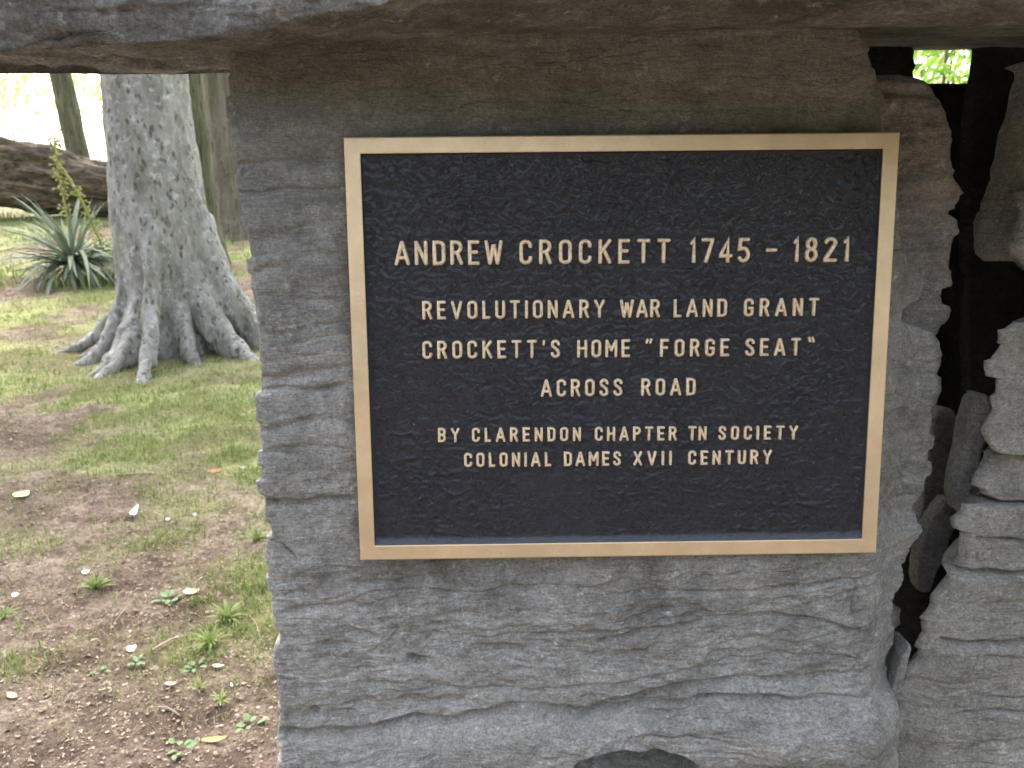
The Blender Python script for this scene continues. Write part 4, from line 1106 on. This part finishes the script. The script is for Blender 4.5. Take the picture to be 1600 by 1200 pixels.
small_leaf('fallen_leaf', 268, 1072, .028, .012, TAN, 'curled tan dead leaf above the orange dead leaf', 'leaf', 5)
small_leaf('fallen_leaf', 373, 552, .10, .06, RUST, 'rust brown dead leaf in the grass right of the tree roots', 'leaf', 30)
small_leaf('fallen_leaf', 336, 738, .060, .035, RUST, 'brown dead leaf in the grass left of the upright slab', 'leaf', 20)
small_leaf('fallen_leaf', 35, 780, .065, .05, YEL, 'round pale green leaf in the grass by the left border', 'leaf', 80)
small_leaf('fallen_leaf', 342, 1045, .028, .012, TAN, 'bone coloured dead leaf left of the upright slab', 'leaf', 0)

def twig(a, b, r, label):
    A, Bb = hit(*a), hit(*b); A.z = float(gz(A.x, A.y)) + .004; Bb.z = float(gz(Bb.x, Bb.y)) + .007
    M_ = A.lerp(Bb, .5) + Vector((.004, .006, .006)); bm = bmesh.new()
    tube(bm, [Vector((0, 0, 0)), A.lerp(M_, .5) - A + Vector((.002, 0, .001)), M_ - A, M_.lerp(Bb, .5) - A, Bb - A], [r, r * .95, r * .8, r * .7, r * .4], 7)
    me = bpy.data.meshes.new('twig'); bm.to_mesh(me); bm.free(); me.materials.append(TWIG)
    tag(link('twig', me, None, A), label, 'twig', 'dead twigs on the earth')
twig((238, 1025), (288, 998), .0028, 'straight tan twig beside the darkest patch of earth')
twig((388, 960), (408, 1005), .0012, 'thin curved twig close to the foot of the upright slab')
twig((233, 742), (110, 755), .002, 'pale dry twig across the earth below the grass')
twig((195, 955), (180, 975), .0012, 'thin bent twig above the round white petal')
twig((280, 1118), (232, 1110), .0014, 'thin grey twig above the orange dead leaf')
def weed(px, py, s, n, label, seed, grassy=False):
    p = hit(px, py); p.z = float(gz(p.x, p.y))
    t = empty('weed', p); tag(t, label, 'weed', 'small weeds sprouting from the earth'); r = random.Random(seed)
    if grassy:
        me = mesh_np('blade', *strap(s, s * .045, .7, 1), GRASS)
    else:
        V, F = [], []
        for i in range(6):
            u = i / 5; ww = s * .34 * math.sin(math.pi * (.03 + .94 * u)) ** .6 + .0004; V += [(s * u, -ww, .2 * ww - .1 * s * u * u), (s * u, 0, -.1 * s * u * u), (s * u, ww, .2 * ww - .1 * s * u * u)]
        for i in range(5):
            for c in (0, 1): F.append((i * 3 + c, i * 3 + c + 1, i * 3 + c + 4, i * 3 + c + 3))
        me = mesh_np('leaf', V, F, WEED)
    for i in range(n):
        az = 2 * math.pi * i / n + r.uniform(-.4, .4)
        rr = .0 if grassy else s * r.uniform(.2, .9)
        o = link('blade' if grassy else 'leaf', me, t, (math.cos(az) * rr, math.sin(az) * rr, .003 + (0 if grassy else s * r.uniform(.1, .5))), Euler((r.uniform(-.3, .3), -R(r.uniform(30, 80)) if grassy else -R(r.uniform(-5, 30)), az)))
        k = r.uniform(.7, 1.2); o.scale = (k, k, k)
weed(304, 1046, .020, 6, 'broad leaved weed with pale green leaves above the bottom grass tufts', 1)
weed(388, 1132, .020, 6, 'broad leaved weed at the foot of the upright slab, lowest of the weeds', 2)
weed(264, 942, .022, 9, 'clover like weed left of the pale tan dead leaf', 3)
weed(216, 1043, .017, 5, 'small grey green weed below the oval white petal', 4)
weed(280, 1175, .020, 7, 'leafy weed at the left end of the orange dead leaf', 5)
weed(156, 1056, .014, 4, 'tiny yellow green weed left of the oval white petal', 6)
weed(312, 1080, .034, 16, 'upright grass tuft just below a broad leaved weed', 7, True)
weed(345, 1100, .030, 12, 'sparse grass tuft right of the upright grass tuft', 8, True)
weed(355, 968, .055, 34, 'tall grass tuft close to the upright slab', 9, True)
weed(150, 922, .055, 34, 'wide grass tuft beside the small white petal', 10, True)
weed(402, 845, .055, 40, 'green grass tuft touching the left edge of the upright slab', 11, True)
weed(8, 965, .04, 20, 'grass tuft cut by the left border of the frame', 12, True)
weed(330, 1010, .05, 30, 'thin dry looking grass tuft below the tall one by the slab', 13, True)
